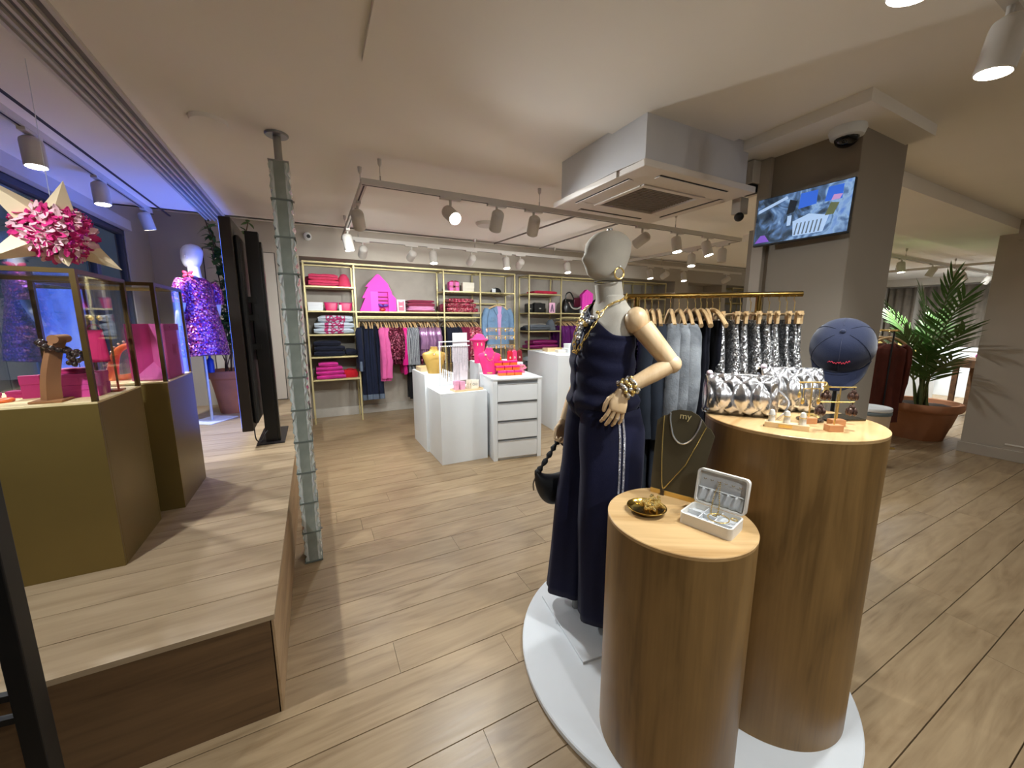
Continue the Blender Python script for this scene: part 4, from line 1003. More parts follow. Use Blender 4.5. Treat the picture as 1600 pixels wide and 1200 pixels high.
box_bag('glossy black flap bag on the bag shelf', (3.87, 6.42, 1.69), .24, .1, .18)
cdd = thing('price_card', 'pink picture card beside the glossy black bag', 'card', (4.14, 6.36, 1.69))
MB().box(-.065, .065, 0, .005, 0, .19).build('card', plain('card_pale_pink', rgb(240, 186, 214), .6), cdd, smooth=False)
MB().prism([(-.04, .02), (-.012, .02), (0, .09), (.012, .02), (.04, .02), (.015, .16), (-.015, .16)], -.002, 0, 'Y').build('print', plain('card_grey', rgb(120, 90, 120), .6), cdd, smooth=False)
folded('folded_sweater', 'grey folded jumper on the handbag unit', 'sweater', (3.85, YS - .04, 1.35), .46, .32, .12, m_char, 52)
folded('folded_sweater', 'dark folded jumper under the grey one', 'sweater', (3.76, YS + .08, 1.35), .3, .2, .08, m_navy, 53)
beanie('grey beanie beside the grey folded jumper', (4.17, YS - .03, 1.35), .1, .22, m_char)
for k, lb in enumerate(['plum shiny folded trousers, lower of two', 'plum shiny folded trousers, upper of two']):
    folded('folded_trousers', lb, 'trousers', (3.93 + .02 * k, YS - .04, 1.01 + .08 * k), .62 - .08 * k, .34, .082, plain('plum_satin', rgb(130, 20, 92), .35), 54 + k)
for k, lb in enumerate(['grey folded knit behind the white counter, lower', 'pale folded knit behind the white counter, upper']):
    folded('folded_sweater', lb, 'sweater', (3.82, YS - .04, .67 + .09 * k), .36, .32, .09, (m_char, m_greyp)[k], 58 + k)
# slouchy black handbag and pink house box
hb = thing('handbag', 'slouchy black handbag with woven shiny handle', 'handbag', (4.62, 6.42, 1.69))
MB().loft([ring_e(0, 0, 0, .19, .09, 24, 3), ring_e(.1, 0, 0, .21, .1, 24, 3), ring_e(.22, 0, 0, .19, .07, 24, 3), ring_e(.27, 0, 0, .17, .04, 24, 3)]).ngrid(.02, 8).build('body', M_BLKL, hb, angle=70)
MB().box(.0, .16, -.105, -.09, .12, .3).build('front_pocket', plain('burgundy_patent', rgb(70, 12, 34), .15), hb, bevel=.01)
MB().tube(spl([(-.15, -.03, .22), (-.14, -.03, .36), (-.05, -.04, .4), (.02, -.05, .3), (.05, -.06, .24)], 6), .014, 8).build('handle', M_BLKL, hb)
wl_ = MB(); cp_ = spl([(-.12, -.11, .2), (-.06, -.13, .1), (.05, -.13, .08), (.15, -.12, .12)], 6)
for q in cp_: wl_.ball(q, .016, nu=8, nv=6)
wl_.build('chain', M_SILVER, hb)
t = thing('house_box', 'pink house-shaped gift box behind the mannequin', 'display box', (5.0, 6.42, 1.76))
MB().prism([(-.14, 0), (-.14, .3), (-.02, .4), (.13, .32), (.14, 0)], -.05, .04, 'Y').build('body', M_TREE, t, smooth=False, bevel=.003)
for x in (-.07, 0, .07): MB().box(x - .001, x + .001, -.0515, -.05, .02, .3).build('score_line', M_PINKD, t, smooth=False)
tag(MB().box(4.82, 5.18, 6.36, 6.5, 1.69, 1.758).build('white_riser', M_WHITE, smooth=False, bevel=.003), 'white riser block under the pink house box', 'riser')

# ================================================================ clothes on hangers
HK = {}
def hanger_parts(t, wid=.21, clip=False, rz=0):
    key = (wid, clip)
    if key not in HK:
        m = MB()
        if clip:
            m.tube([(0, -wid, -.085), (0, wid, -.085)], .0065, 8)
            for y in (-wid * .8, wid * .8): m.box(-.007, .007, y - .014, y + .014, -.135, -.07)
        else:
            m.tube(spl([(0, -wid, -.145), (0, -wid * .5, -.085), (0, 0, -.062), (0, wid * .5, -.085), (0, wid, -.145)], 4), [.0105] * 17, 8, flat=1.3)
        hk = MB().tube([(0, 0, -.07), (0, 0, -.018)] + [(0, .018 * math.sin(a), -.0 + .018 * -math.cos(a)) for a in [R(10 + 26 * k) for k in range(10)]], .002, 6)
        HK[key] = (m.mesh('hanger', M_HANG), hk.mesh('hook', M_BRASS))
    a, b = HK[key]
    h = bpy.data.objects.new('hanger', a); COL.objects.link(h); h.parent = t
    k = bpy.data.objects.new('hook', b); COL.objects.link(k); k.parent = h
def garment(name, label, cat, kind, L, mat, w=.2, tx=.022, flare=1.0, sleeve=0, smat=None, seed=0, cuff=None, group=None, top=-.135, lean=0, fold=1.0):
    t = thing(name, label, cat, (0, 0, 0), 0, group)
    hanger_parts(t, .2 if kind != 'clip' else .13, kind == 'clip')
    N = 14; rings = []; rs = random.Random(seed); ph = rs.uniform(0, 6)
    if kind == 'clip': top = -.115
    if kind == 'trouser': top = -.12
    for i in range(N + 1):
        u = i / N; z = top - L * u
        if kind == 'top':
            sh = min(1.0, u / .07); wy = w * (.30 + .70 * sh ** .55); tt = tx * (.55 + .45 * sh)
        elif kind == 'trouser': wy = w * (.95 - .1 * u); tt = tx
        else: wy = w * (.62 + .38 * min(1, u * 1.2)); tt = tx * .6
        tt *= 1 + (flare - 1) * u; wy *= 1 + (flare - 1) * .18 * u
        rg = []
        for (px, py, _) in ring_e(0, 0, 0, 1, 1, 26, 2.6):
            fo = fold * tt * .55 * math.sin(py * 7 + ph + u * 1.3) * min(1, u * 2.5)
            rg.append((px * tt * (1 + .22 * math.sin(py * 11 + ph * 2)) + fo + lean * u, py * wy + .012 * math.sin(u * 5 + ph), z + .01 * math.sin(py * 4 + ph) * u))
        rings.append(rg)
    MB().loft(rings).ngrid(.006, 11, seed).build('garment', mat, t, angle=75)
    if sleeve:
        for s in (-1, 1):
            pts = spl([(0, s * w * .86, top - .015), (.006 * s, s * (w + .03), top - .1), (lean * .5 + .012 * math.sin(ph), s * (w + .035), top - sleeve * .55), (lean + .01 * math.cos(ph), s * (w + .02), top - sleeve)], 4)
            so = MB().tube(pts, [.034 + .016 * min(1, i / 3) - .012 * i / len(pts) for i in range(len(pts))], 12, flat=.75).ngrid(.007, 15, seed + s).build('sleeve', smat or mat, t, angle=75)
            if cuff: MB().tube([pts[-3], pts[-1]], [.036, .037], 12, flat=.75).build('cuff', cuff, so, angle=75)
    elif cuff:
        q = rings[-3]; MB().loft([[(p[0] * 1.12, p[1] * 1.02, p[2]) for p in rg] for rg in rings[-2:]]).build('turn_up', cuff, t, angle=75)
    return t
m_denim = F('dark_denim', rgb(20, 27, 48), .85, 300, .18); m_cuff = F('denim_reverse', rgb(96, 108, 124), .9, 300); m_pinkc = F('pink_cardigan_knit', rgb(206, 92, 150)); m_seqb = sequin('burgundy_sequins', [rgb(70, 14, 34), rgb(110, 30, 56), rgb(56, 10, 28), rgb(150, 72, 92), rgb(90, 20, 44)], 70, .6, .3)
m_fuch = F('fuchsia_satin', rgb(200, 22, 120), .5); m_lil = plain('lilac_foil', rgb(184, 140, 184), .28, .65, .15, 20, .25); m_burg = F('burgundy_wool', rgb(112, 24, 58)); m_blackc = F('black_cloth', rgb(18, 18, 22)); m_purp = F('purple_satin', rgb(92, 24, 100), .5)
def stripe():
    t = NT('navy_white_stripe'); b = t.b; co = t.coord('Object'); w_ = t.node('ShaderNodeTexWave', i_Scale=22.0, bands_direction='X', i_Distortion=.6); t.link(co, w_.inputs['Vector'])
    rp = t.ramp(w_.outputs['Fac'], [(.80, rgb(22, 26, 40)), (.86, rgb(214, 218, 222))]); t.link(rp.outputs[0], b.inputs['Base Color']); b.inputs['Roughness'].default_value = .85; return t.m
m_str = stripe()
ROD = 1.57; RY = 6.49
def hang_row(proto, xs, y=RY, z=ROD, jit=7, rz0=0, labels=None):
    rs = random.Random(int(xs[0] * 100))
    for i, x in enumerate(xs):
        rz = R(rz0 + rs.uniform(-jit, jit))
        if i == 0: proto.location = (x, y, z); proto.rotation_euler = (0, 0, rz); o = proto
        else: o = dup(proto, (x, y, z), rz)
        if labels and i < len(labels): o['label'] = labels[i]
jk = garment('denim_jacket', 'dark denim jacket with turned-up cuffs at the left end of the rail', 'jacket', 'top', .62, m_denim, .21, .04, 1.1, .66, cuff=m_cuff, seed=1); jk.location = (.655, RY - .02, ROD); jk.rotation_euler = (0, 0, R(-10))
hang_row(garment('jeans', 'dark blue jeans with turned-up hems hanging on the back rail', 'jeans', 'trouser', 1.16, m_denim, .15, .024, 1.5, seed=2, cuff=m_cuff, group='jeans on the back rail'), [.70, .745, .79, .835, .88, .925])
hang_row(garment('pink_cardigan', 'long pink cardigan on the back rail', 'cardigan', 'top', .84, m_pinkc, .19, .026, 1.35, .8, seed=3, group='pink cardigans on the back rail'), [.97, 1.01, 1.05])
hang_row(garment('sequin_blouse', 'burgundy sequin top between the pink cardigans and the fuchsia blouse', 'top', 'top', .58, m_seqb, .2, .026, 1.3, .5, seed=4, group='burgundy sequin tops'), [1.09, 1.13, 1.17, 1.215, 1.255])
hang_row(garment('fuchsia_blouse', 'fuchsia blouse beside the striped tops', 'blouse', 'top', .76, m_fuch, .19, .02, 1.1, .6, seed=5, group='fuchsia blouses'), [1.30, 1.335])
hang_row(garment('striped_shirt', 'navy and white striped top on the back rail', 'top', 'top', .74, m_str, .2, .024, 1.2, .6, seed=6, group='striped tops'), [1.38, 1.425, 1.465, 1.51])
hang_row(garment('black_trousers', 'black trousers hanging low behind the white plinth', 'trousers', 'trouser', 1.2, m_blackc, .14, .022, 1.2, seed=7, group='black trousers on the back rail'), [1.405, 1.49])
hang_row(garment('lilac_blouse', 'shiny lilac blouse on the back rail', 'blouse', 'top', .46, m_lil, .2, .026, 1.4, .36, seed=8, group='lilac blouses'), [1.57, 1.62, 1.67, 1.725, 1.78, 1.83, 1.885])
hang_row(garment('sequin_skirt', 'dark pink sequin skirt hanging under the lilac blouses', 'skirt', 'clip', .62, m_seqb, .19, .03, 1.4, seed=9, group='sequin skirts on the back rail'), [1.6, 1.7])
hang_row(garment('navy_jacket', 'navy jacket with white lining, right of the shelf post', 'jacket', 'top', .6, m_navy, .2, .03, 1.15, .6, seed=10, group='navy jackets on the back rail'), [2.03, 2.08, 2.13, 2.18, 2.23], labels=None)
hang_row(garment('white_shirt', 'white shirt between the navy jackets', 'shirt', 'top', .62, F('white_cotton', rgb(220, 222, 224)), .19, .016, 1.1, .5, seed=11), [2.105])
hang_row(garment('burgundy_jacket', 'burgundy jacket near the sequin jackets', 'jacket', 'top', .58, m_burg, .2, .026, 1.1, .55, seed=12, group='burgundy jackets'), [2.28, 2.325, 2.37])
hang_row(garment('red_sequin_jacket', 'raspberry sequin jacket at the right end of the rail', 'jacket', 'top', .58, m_raspb, .2, .03, 1.3, .5, seed=13, group='raspberry sequin jackets'), [2.42, 2.475, 2.535, 2.585])
hang_row(garment('purple_blouse', 'purple satin blouse under the slouchy black handbag', 'blouse', 'top', .58, m_purp, .2, .026, 1.2, .5, seed=14, group='purple blouses'), [4.36, 4.41, 4.47, 4.53, 4.59, 4.66, 4.73, 4.81], z=1.58)
# denim jacket on display arm, facing out
dj = thing('display_jacket', 'light blue denim jacket with lilac shirt on a face-out hanger', 'jacket', (2.98, 6.36, 1.87), R(90))
hanger_parts(dj, .21)
m_ld = F('light_denim', rgb(116, 146, 178), .9, 260, .15); m_li = F('lilac_cotton', rgb(206, 160, 208))
rings = []
for i in range(12):
    u = i / 11; z = -.095 - .72 * u; sh = min(1, u / .08)
    rings.append([(px * .06 * (.6 + .4 * sh), py * .22 * (.32 + .68 * sh ** .6), z) for (px, py, _) in ring_e(0, 0, 0, 1, 1, 26, 3)])
MB().loft(rings).ngrid(.006, 9, 2).build('body', m_ld, dj, angle=75)
MB().prism([(-.07, -.08), (.07, -.08), (.035, -.3), (.02, -.62), (-.02, -.62), (-.035, -.3)], -.075, -.058, 'X').build('shirt_front', m_li, dj, smooth=False)
for s in (-1, 1):
    MB().prism([(s * .05, -.075), (s * .12, -.13), (s * .05, -.24), (s * .03, -.2)], -.082, -.07, 'X').build('lapel', m_ld, dj, smooth=False)
    MB().box(-.07, -.06, min(s * .07, s * .16), max(s * .07, s * .16), -.34, -.27).build('pocket_flap', m_ld, dj, smooth=False)
    MB().ball((-.072, s * .115, -.32), .008, nu=8, nv=6).build('button', M_SILVER, dj)
    MB().tube(spl([(0, s * .2, -.13), (-.01, s * .26, -.28), (-.02, s * .27, -.5), (-.03, s * .26, -.68)], 4), .058, 12).ngrid(.008, 12, s).build('sleeve', m_ld, dj, angle=75)
MB().tube([(3.04, .38, 2.0), (3.04, .06, 1.88), (3.04, .045, 1.895)], .008, 8).build('face_out_arm', M_SHELF, SU1)
MB().box(2.70, 3.33, .36, .372, 1.835, 1.86).build('cross_bar', M_SHELF, SU1, smooth=False)
# ================================================================ white plinths in the middle of the floor
def white_plinth(label, x0, x1, y0, y1, h, rz=0, name='white_plinth'):
    t = thing(name, label, 'plinth', ((x0 + x1) / 2, (y0 + y1) / 2, 0), R(rz)); a, b = (x1 - x0) / 2, (y1 - y0) / 2
    for nm, bx in (('front_panel', (-a, a, -b, -b + .018)), ('rear_panel', (-a, a, b - .018, b)), ('side_panel', (-a, -a + .018, -b + .018, b - .018)), ('side_panel', (a - .018, a, -b + .018, b - .018))):
        MB().box(*bx, 0, h - .018).build(nm, M_WHITE, t, smooth=False, bevel=.001)
    MB().box(-a, a, -b, b, h - .0175, h).build('top', M_WHITE, t, smooth=False, bevel=.0015); return t
white_plinth('lower white plinth in front, with the pink boxes', 1.13, 1.66, 3.83, 4.32, .778)
white_plinth('white plinth on the left, with the gold bust', 1.10, 1.46, 4.33, 4.95, .92)
white_plinth('taller white plinth behind the drawer unit', 1.85, 2.45, 4.42, 4.9, 1.0, -8)
du = thing('drawer_unit', 'white drawer unit with four drawers and boxes on top', 'drawer unit', (1.985, 3.92, 0), R(-8))
MB().box(-.28, .28, -.256, .28, 0, .9).build('carcass', M_WHITE, du, smooth=False, bevel=.002)
MB().box(-.285, .285, -.285, .285, .9, .92).build('top', M_WHITE, du, smooth=False, bevel=.002)
for s in (-1, 1): MB().box(*sorted((s * .235, s * .28)), -.28, -.256, 0, .9).build('stile', M_WHITE, du, smooth=False)
MB().box(-.234, .234, -.2565, -.2558, .03, .885).build('recess', plain('white_shadow_gap', rgb(150, 152, 154), .6), du, smooth=False)
for k in range(4):
    z = .03 + k * .212
    d_ = MB().box(-.232, .232, -.278, -.257, z, z + .185).build('drawer', M_WHITE, du, smooth=False, bevel=.002)
    MB().box(-.232, .232, -.282, -.262, z + .186, z + .190).build('finger_pull', plain('alu_edge', rgb(196, 198, 200), .35, .4), d_, smooth=False)
white_plinth('tall white counter left of the mannequin', 2.98, 3.75, 4.24, 5.35, 1.07, -8, 'white_counter')
M_PALE = wood('pale_ash', rgb(206, 176, 130), rgb(232, 208, 166), 'X', .5, 0, 1, .05)
def tray(name, label, cat, loc, w, d, h, rz=0):
    t = thing(name, label, cat, loc, R(rz))
    MB().box(-w / 2, w / 2, -d / 2, d / 2, 0, h * .4).build('board', M_PALE, t, smooth=False)
    for bx in ((-w / 2, w / 2, -d / 2, -d / 2 + .008), (-w / 2, w / 2, d / 2 - .008, d / 2), (-w / 2, -w / 2 + .008, -d / 2 + .008, d / 2 - .008), (w / 2 - .008, w / 2, -d / 2 + .008, d / 2 - .008)):
        MB().box(*bx, h * .4, h).build('rim', M_PALE, t, smooth=False)
    return t
tray('wooden_tray', 'pale wooden tray behind the gold bust', 'tray', (1.23, 4.74, .92), .2, .26, .05)
def bust(name, label, loc, h, mat, rz=0, wide=1.0):
    t = thing(name, label, 'jewellery bust', loc, R(rz)); s = h / .3
    rows = [(0, .06, .075), (.02, .06, .08), (.09, .05, .095), (.17, .05, .125), (.215, .045, .135), (.235, .04, .115), (.25, .036, .06), (.28, .034, .042), (.3, .034, .040)]
    MB().loft([ring_e(z * s, (.0 if z < .1 else -.01) * s, 0, a * s, b * s * wide, 28, 2.6) for z, a, b in rows]).build('form', mat, t, angle=50); return t
m_gb = plain('gold_leatherette', rgb(206, 168, 88), .4, .5, .05)
bt = bust('necklace_bust', 'gold necklace bust on the left white plinth', (1.25, 4.44, .92), .31, m_gb, 255)
MB().tube(spl([(.02, -.05, .275), (.055, -.02, .25), (.06, .0, .235), (.055, .02, .25), (.02, .05, .275)], 5), .0018, 6).ball((.062, 0, .225), .008).build('thin_necklace', M_SILVER, bt)
# acrylic jewellery rack on the front plinth
M_ACR = glass('acrylic', (.96, .97, .98, 1), base=.06)
rk = thing('necklace_rack', 'clear acrylic and gold necklace rack on the front plinth', 'jewellery rack', (1.40, 4.12, .778), R(8))
for x in (-.19, .17):
    MB().box(x - .006, x + .006, -.012, .0, 0, .52).build('post', M_ACR if x > 0 else M_WHITE, rk, smooth=False)
for z in (.52, .47): MB().box(-.2, .18, -.012, .0, z, z + .012).build('crossbar', M_WHITE, rk, smooth=False)
MB().box(-.2, .18, -.06, .05, 0, .008).build('base', M_ACR, rk, smooth=False)
MB().box(-.02, .16, .012, .018, .08, .62).build('back_card', plain('card_offwhite', rgb(226, 218, 222), .6), rk, smooth=False)
rs = random.Random(5)
for k in range(16):
    x = -.175 + k * .0215; L = rs.uniform(.16, .40); y = -.02
    if k < 6: mt = (M_BRASS, M_BRASS, M_SILVER, M_BRASS, M_DKBEAD, M_BRASS)[k]
    else: mt = plain('crystal_bead', rgb(220, 214, 220), .15, .3)
    c_ = MB(); pts = [(x, y, .475), (x - .004, y - .003, .475 - L * .5), (x, y, .475 - L), (x + .004, y - .003, .475 - L * .5), (x + .002, y, .475)]
    q = spl(pts, 6)
    c_.tube(q, .0022, 5)
    for p in q[::3]: c_.ball(p, .0045, nu=6, nv=4)
    c_.build('hanging_necklace', mt, rk)
tray('wooden_tray', 'low wooden tray with small pink boxes on the front plinth', 'tray', (1.46, 3.93, .778), .34, .14, .022, 6)
M_PTRN = plain('pink_acrylic', rgb(230, 170, 200), .2, 0, .03)
for k, (x, y, lb) in enumerate([(1.345, 3.945, 'pink clear cube box, left on the low tray'), (1.405, 3.92, 'pink clear cube box, front on the low tray'), (1.375, 3.98, 'pink clear cube box, behind on the low tray')]):
    lid_box('cube_box', lb, (x, y, .789), .052, .05, .095, M_PTRN, 6)
M_CARD = plain('ivory_card', rgb(238, 230, 214), .6)
for k in range(3):
    t = thing('earring_card', ('white earring card, front of three on the tray', 'white earring card, middle of three on the tray', 'white earring card, rear of three on the tray')[k], 'card', (1.555 - .022 * k, 3.925 + .02 * k, .789), R(6))
    MB().box(-.045, .045, -.004, .004, 0, .10).build('card', M_CARD, t, smooth=False)
    for s in (-1, 1): MB().tube(arc((.018 * s, -.006, .05), .011, 0, 2 * PI - .4, 12), .002, 5, closed=True).build('earring', M_BRASS if k else M_STEEL, t)
# things on the drawer unit
m_pb = F('pink_velvet', rgb(226, 54, 122), .8)
bt = bust('necklace_bust', 'hot pink necklace bust on the drawer unit', (1.80, 4.08, .92), .30, m_pb, 250)
MB().tube(spl([(.0, -.07, .262), (.05, -.045, .23), (.056, -.01, .165), (.054, .02, .165), (.05, .05, .22), (0, .07, .262)], 6), .0022, 6).build('gold_necklace', M_BRASS, bt)
MB().ball((.06, -.045, .225), .014).build('pearl_pendant', M_PEARL, bt)
MB().box(.058, .062, -.03, .03, .012, .024).build('name_plate', M_BRASS, bt, smooth=False)
hm_ = thing('earring_bust', 'hot pink wide-brimmed earring display behind the pink bust', 'jewellery bust', (1.87, 4.56, 1.0), R(250))
MB().lathe([(.06, 0), (.062, .1), (.075, .2), (.085, .27), (.12, .29), (.122, .3), (.08, .315), (.06, .35), (.03, .37), (.002, .375)], 28).build('form', m_pb, hm_, angle=50)
for y in (-.02, .03): MB().ball((.085, y, .24), .011, .009, .02).build('earring', M_PEARL, hm_)
M_BORG = plain('orange_box', rgb(240, 110, 30), .55); M_BMAG = plain('magenta_lid', rgb(214, 24, 120), .5)
rr = thing('box_riser', 'clear stepped riser under the orange and magenta boxes', 'riser', (1.97, 3.93, .92), R(-8))
for k in range(3): MB().box(-.14, .14, -.10 + k * .068, -.033 + k * .068, 0, .002 + k * .05).build('step', M_ACR, rr, smooth=False)
for k in range(3):
    for j in range(3):
        lx, ly = -.095 + j * .094 - .004 * k, -.067 + k * .068; c_, s_ = math.cos(R(-8)), math.sin(R(-8))
        lid_box('jewellery_box', '%s orange box with magenta lid in the %s row of the stepped pile' % (('left', 'middle', 'right')[j], ('front', 'middle', 'rear')[k]), (1.97 + lx * c_ - ly * s_, 3.93 + lx * s_ + ly * c_, .9225 + k * .05), .088, .06, .05, M_BORG, -8, group='orange and magenta boxes', matl=M_BMAG)
t = thing('orange_cushion', 'orange cushion with knot behind the stepped boxes', 'cushion', (1.93, 4.155, .92), R(-8))
MB().ball((0, 0, .085), .10, .05, .085, 20, 12).build('pillow', F('orange_velvet', rgb(240, 130, 24)), t)
MB().tube(arc((0, -.01, .17), .04, 0, 2 * PI - .3, 20, 'XY'), .016, 10, closed=True).build('ring', MATS['orange_velvet'], t)
sh = thing('shell_dish', 'pink scalloped shell ornament at the right edge of the drawer unit', 'ornament', (2.19, 4.03, .92), R(-20))
def shf(u, v):
    a = (u - .5) * 2.4; r = .075 * v * (1 + .05 * math.cos(u * 40)); return (r * math.sin(a), -.04 + .04 * (1 - v) ** 2 + .05 * v * .4, .02 + r * math.cos(a) * 1.1)
MB().grid(shf, 30, 8).build('shell', plain('pink_pearl', rgb(236, 130, 160), .3, .2), sh, solid=.006)
MB().lathe([(.05, 0), (.055, .012), (.03, .03), (.035, .07), (.05, .09)], 20).build('foot', MATS['pink_pearl'], sh)
for k in range(4): MB().ball((-.02 + .015 * k, -.03, .07 + .008 * (k % 2)), .009, nu=8, nv=6).build('gold_bead', M_BRASS, sh)
# brass earring tree on the rear plinth
et = thing('earring_tree', 'brass earring tree full of gold earrings on the rear plinth', 'jewellery stand', (2.2, 4.6, 1.0), R(-8))
MB().cyl((0, 0, 0), (0, 0, .44), .005).build('stem', M_BRASS, et); MB().lathe([(.07, 0), (.07, .008), (.01, .02)], 24).build('base', M_BRASS, et)
for z in (.44, .34, .22):
    MB().box(-.2, .2, -.004, .004, z - .004, z + .004).build('bar', M_BRASS, et, smooth=False)
    for k in range(10):
        x = -.19 + k * .042; e = MB()
        if k % 3: e.tube(arc((x, 0, z - .026), .016, 0, 2 * PI - .4, 12), .003, 6, closed=True)
        else: e.ball((x, 0, z - .03), .014, .006, .024, 10, 6)
        e.cyl((x, 0, z), (x, 0, z - .012), .0014, n=5).build('earring', M_BRASS if k % 4 else M_PEARL, et)
for k, (x, mt, lb) in enumerate([(2.26, plain('red_card', rgb(200, 20, 40), .5), 'red gift bag right of the earring tree'), (2.33, plain('pink_card2', rgb(236, 60, 120), .5), 'pink charm bag right of the earring tree'), (2.41, plain('dark_red_card', rgb(120, 10, 30), .5), 'dark red gift bag at the end of the rear plinth')]):
    t = thing('gift_bag', lb, 'bag', (x, 4.46 + .01 * k, 1.0), R(-8))
    MB().prism([(-.035, 0), (.035, 0), (.032, .13), (.018, .15), (-.018, .15), (-.032, .13)], -.02, .02, 'Y').build('body', mt, t, smooth=False, bevel=.003)
    MB().tube(arc((0, 0, .15), .02, 0, PI, 10), .003, 6).build('handle', mt, t)
    MB().ball((0, -.022, .06), .012, .003, .015).build('charm', M_PEARL, t)
# counter items
tray('wooden_tray', 'pale wooden tray on the tall white counter', 'tray', (3.30, 5.0, 1.07), .3, .2, .05, -8)
lid_box('white_box', 'white gift box on the tall counter, lower', (3.45, 4.72, 1.07), .26, .2, .06, M_WHITE, -8)
lid_box('white_box', 'white gift box on the tall counter, stacked on top', (3.44, 4.73, 1.131), .2, .15, .07, M_WHITE, -4)
lid_box('white_box', 'small cream box beside the stacked white boxes', (3.24, 4.74, 1.07), .12, .12, .04, M_CARD, -8)
# ================================================================ round base, podiums
M_DISC = plain('disc_white', rgb(222, 226, 230), .4, 0, .015)
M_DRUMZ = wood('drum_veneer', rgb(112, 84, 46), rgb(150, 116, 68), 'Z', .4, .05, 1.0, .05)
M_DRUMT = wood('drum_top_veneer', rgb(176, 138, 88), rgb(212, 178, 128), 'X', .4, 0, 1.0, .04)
ds = thing('round_dais', 'low round white base under the podiums and mannequin', 'base', (1.39, 1.085, 0))
MB().lathe([(.001, .003), (.685, .003), (.69, .008), (.69, .026), (.685, .03), (.001, .03)], 96).build('disc', M_DISC, ds, angle=30)
MB().lathe([(.67, 0), (.67, .003), (.001, .003)], 96).build('shadow_gap', M_BLACK, ds)
def drum(label, x, y, r, h, rz):
    t = thing('round_podium', label, 'podium', (x, y, .03), R(rz))
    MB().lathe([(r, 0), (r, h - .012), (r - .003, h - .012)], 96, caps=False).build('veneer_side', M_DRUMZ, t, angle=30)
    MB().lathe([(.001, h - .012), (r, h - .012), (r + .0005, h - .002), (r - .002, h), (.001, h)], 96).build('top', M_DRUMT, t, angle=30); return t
drum('tall round oak podium with silver bags', 1.562, .772, .278, 1.133, 20)
drum('short round oak podium with the jewellery board', 1.052, .817, .231, .841, -30)

# ================================================================ mannequin in navy
M_LINEN = fabric('linen_body', rgb(186, 180, 168), .9, 320, .06, .3, .1)
M_MWOOD = wood('mannequin_maple', rgb(206, 172, 128), rgb(232, 204, 164), 'Z', .38, 0, .6, .03)
M_LUREX = fabric('navy_lurex', rgb(15, 17, 46), .75, 420, .15, .3, .05, fleck=.016)
mn = thing('mannequin', 'linen mannequin with wooden arms in a navy one-shoulder top and wide trousers', 'mannequin', (1.17, 1.37, .03), R(172.5))
Z0 = -.03
def zz(rows): return [(r_[0] + Z0,) + tuple(r_[1:]) for r_ in rows]
hd = head_mesh(1.697 + Z0, .217).build('head', M_LINEN, mn, angle=80)
MB().lathe([(.001, 0), (.012, .0), (.012, .008), (.001, .01)], 12, (-.012, 0, 1.911 + Z0)).build('top_cap', M_STEEL, hd)
nk = MB().tube([(-.035, 0, 1.56 + Z0), (-.026, 0, 1.62 + Z0), (-.014, 0, 1.69 + Z0)], [.066, .060, .059], 24).build('neck', M_LINEN, mn, angle=80)
MB().tube(arc((-.012, 0, 1.694 + Z0), .0592, 0, 2 * PI - .2, 30, 'XY'), .0022, 6, closed=True).build('neck_seam', plain('seam_dark', rgb(60, 50, 42), .7), nk)
TORSO = [(1.05, -.015, .12, .14), (1.22, -.005, .105, .125), (1.34, .0, .115, .14), (1.42, .003, .11, .155), (1.50, -.015, .09, .165), (1.555, -.028, .073, .145), (1.60, -.03, .062, .085), (1.635, -.028, .058, .062)]
body_loft(zz(TORSO)).build('torso', M_LINEN, mn, angle=80)
GAR = [(1.085, -.008, .118, .14), (1.12, -.008, .142, .155), (1.165, -.006, .152, .16), (1.21, -.004, .138, .148), (1.27, .0, .132, .143), (1.34, .004, .128, .15), (1.40, .004, .118, .16), (1.46, .0, .107, .168), (1.52, -.015, .094, .168), (1.57, -.025, .078, .142), (1.61, -.028, .068, .088), (1.65, -.028, .064, .066)]
def at_rows(rows, z):
    for a, b in zip(rows, rows[1:]):
        if a[0] <= z <= b[0]:
            u = (z - a[0]) / (b[0] - a[0]); u = u * u * (3 - 2 * u) * .5 + u * .5; return [a[k] + (b[k] - a[k]) * u for k in (1, 2, 3)]
    return list(rows[-1][1:4] if z > rows[0][0] else rows[0][1:4])
def top_pt(u, v):
    an = 2 * PI * u; y0 = math.sin(an)
    lim = 1.468 + max(0, (.9 - y0)) / 1.75 * .155 if y0 > -.85 else 1.468 + 1.75 / 1.75 * .155
    lim = min(lim, 1.62)
    z = 1.09 + (lim - 1.09) * v; cx, a, b = at_rows(GAR, z)
    k = 1.018 + .018 * math.sin(z * 75 + an * 1.5 + 1.5 * math.sin(an * 2)) * (1 if z < 1.45 else .3) + .012 * math.sin(z * 38 - an * 2.0) * (1 if z < 1.36 else .2)
    bust_ = .012 * math.exp(-((z - 1.40) / .05) ** 2) * (math.exp(-((an - .45) / .3) ** 2) + math.exp(-((an - 2 * PI + .45) / .3) ** 2))
    c_, s_ = math.cos(an), math.sin(an)
    x = cx + (a * k + bust_) * math.copysign(abs(c_) ** .89, c_); y = b * k * math.copysign(abs(s_) ** .89, s_)
    return (x, y, z + Z0 + .006 * math.sin(an * 3))
MB().grid(top_pt, 64, 60).build('one_shoulder_top', M_LUREX, mn, angle=80, solid=.003)
def leg_rows(sy, fx, hem):
    return [(1.14, -.012, .135, .10, sy * .06), (1.02, -.02, .158, .105, sy * .068), (.85, -.012, .150, .098, sy * .09), (.6, .004 + fx * .3, .145, .104, sy * .10), (.35, fx * .7, .142, .11, sy * .105), (hem, fx, .14, .115, sy * .11)]
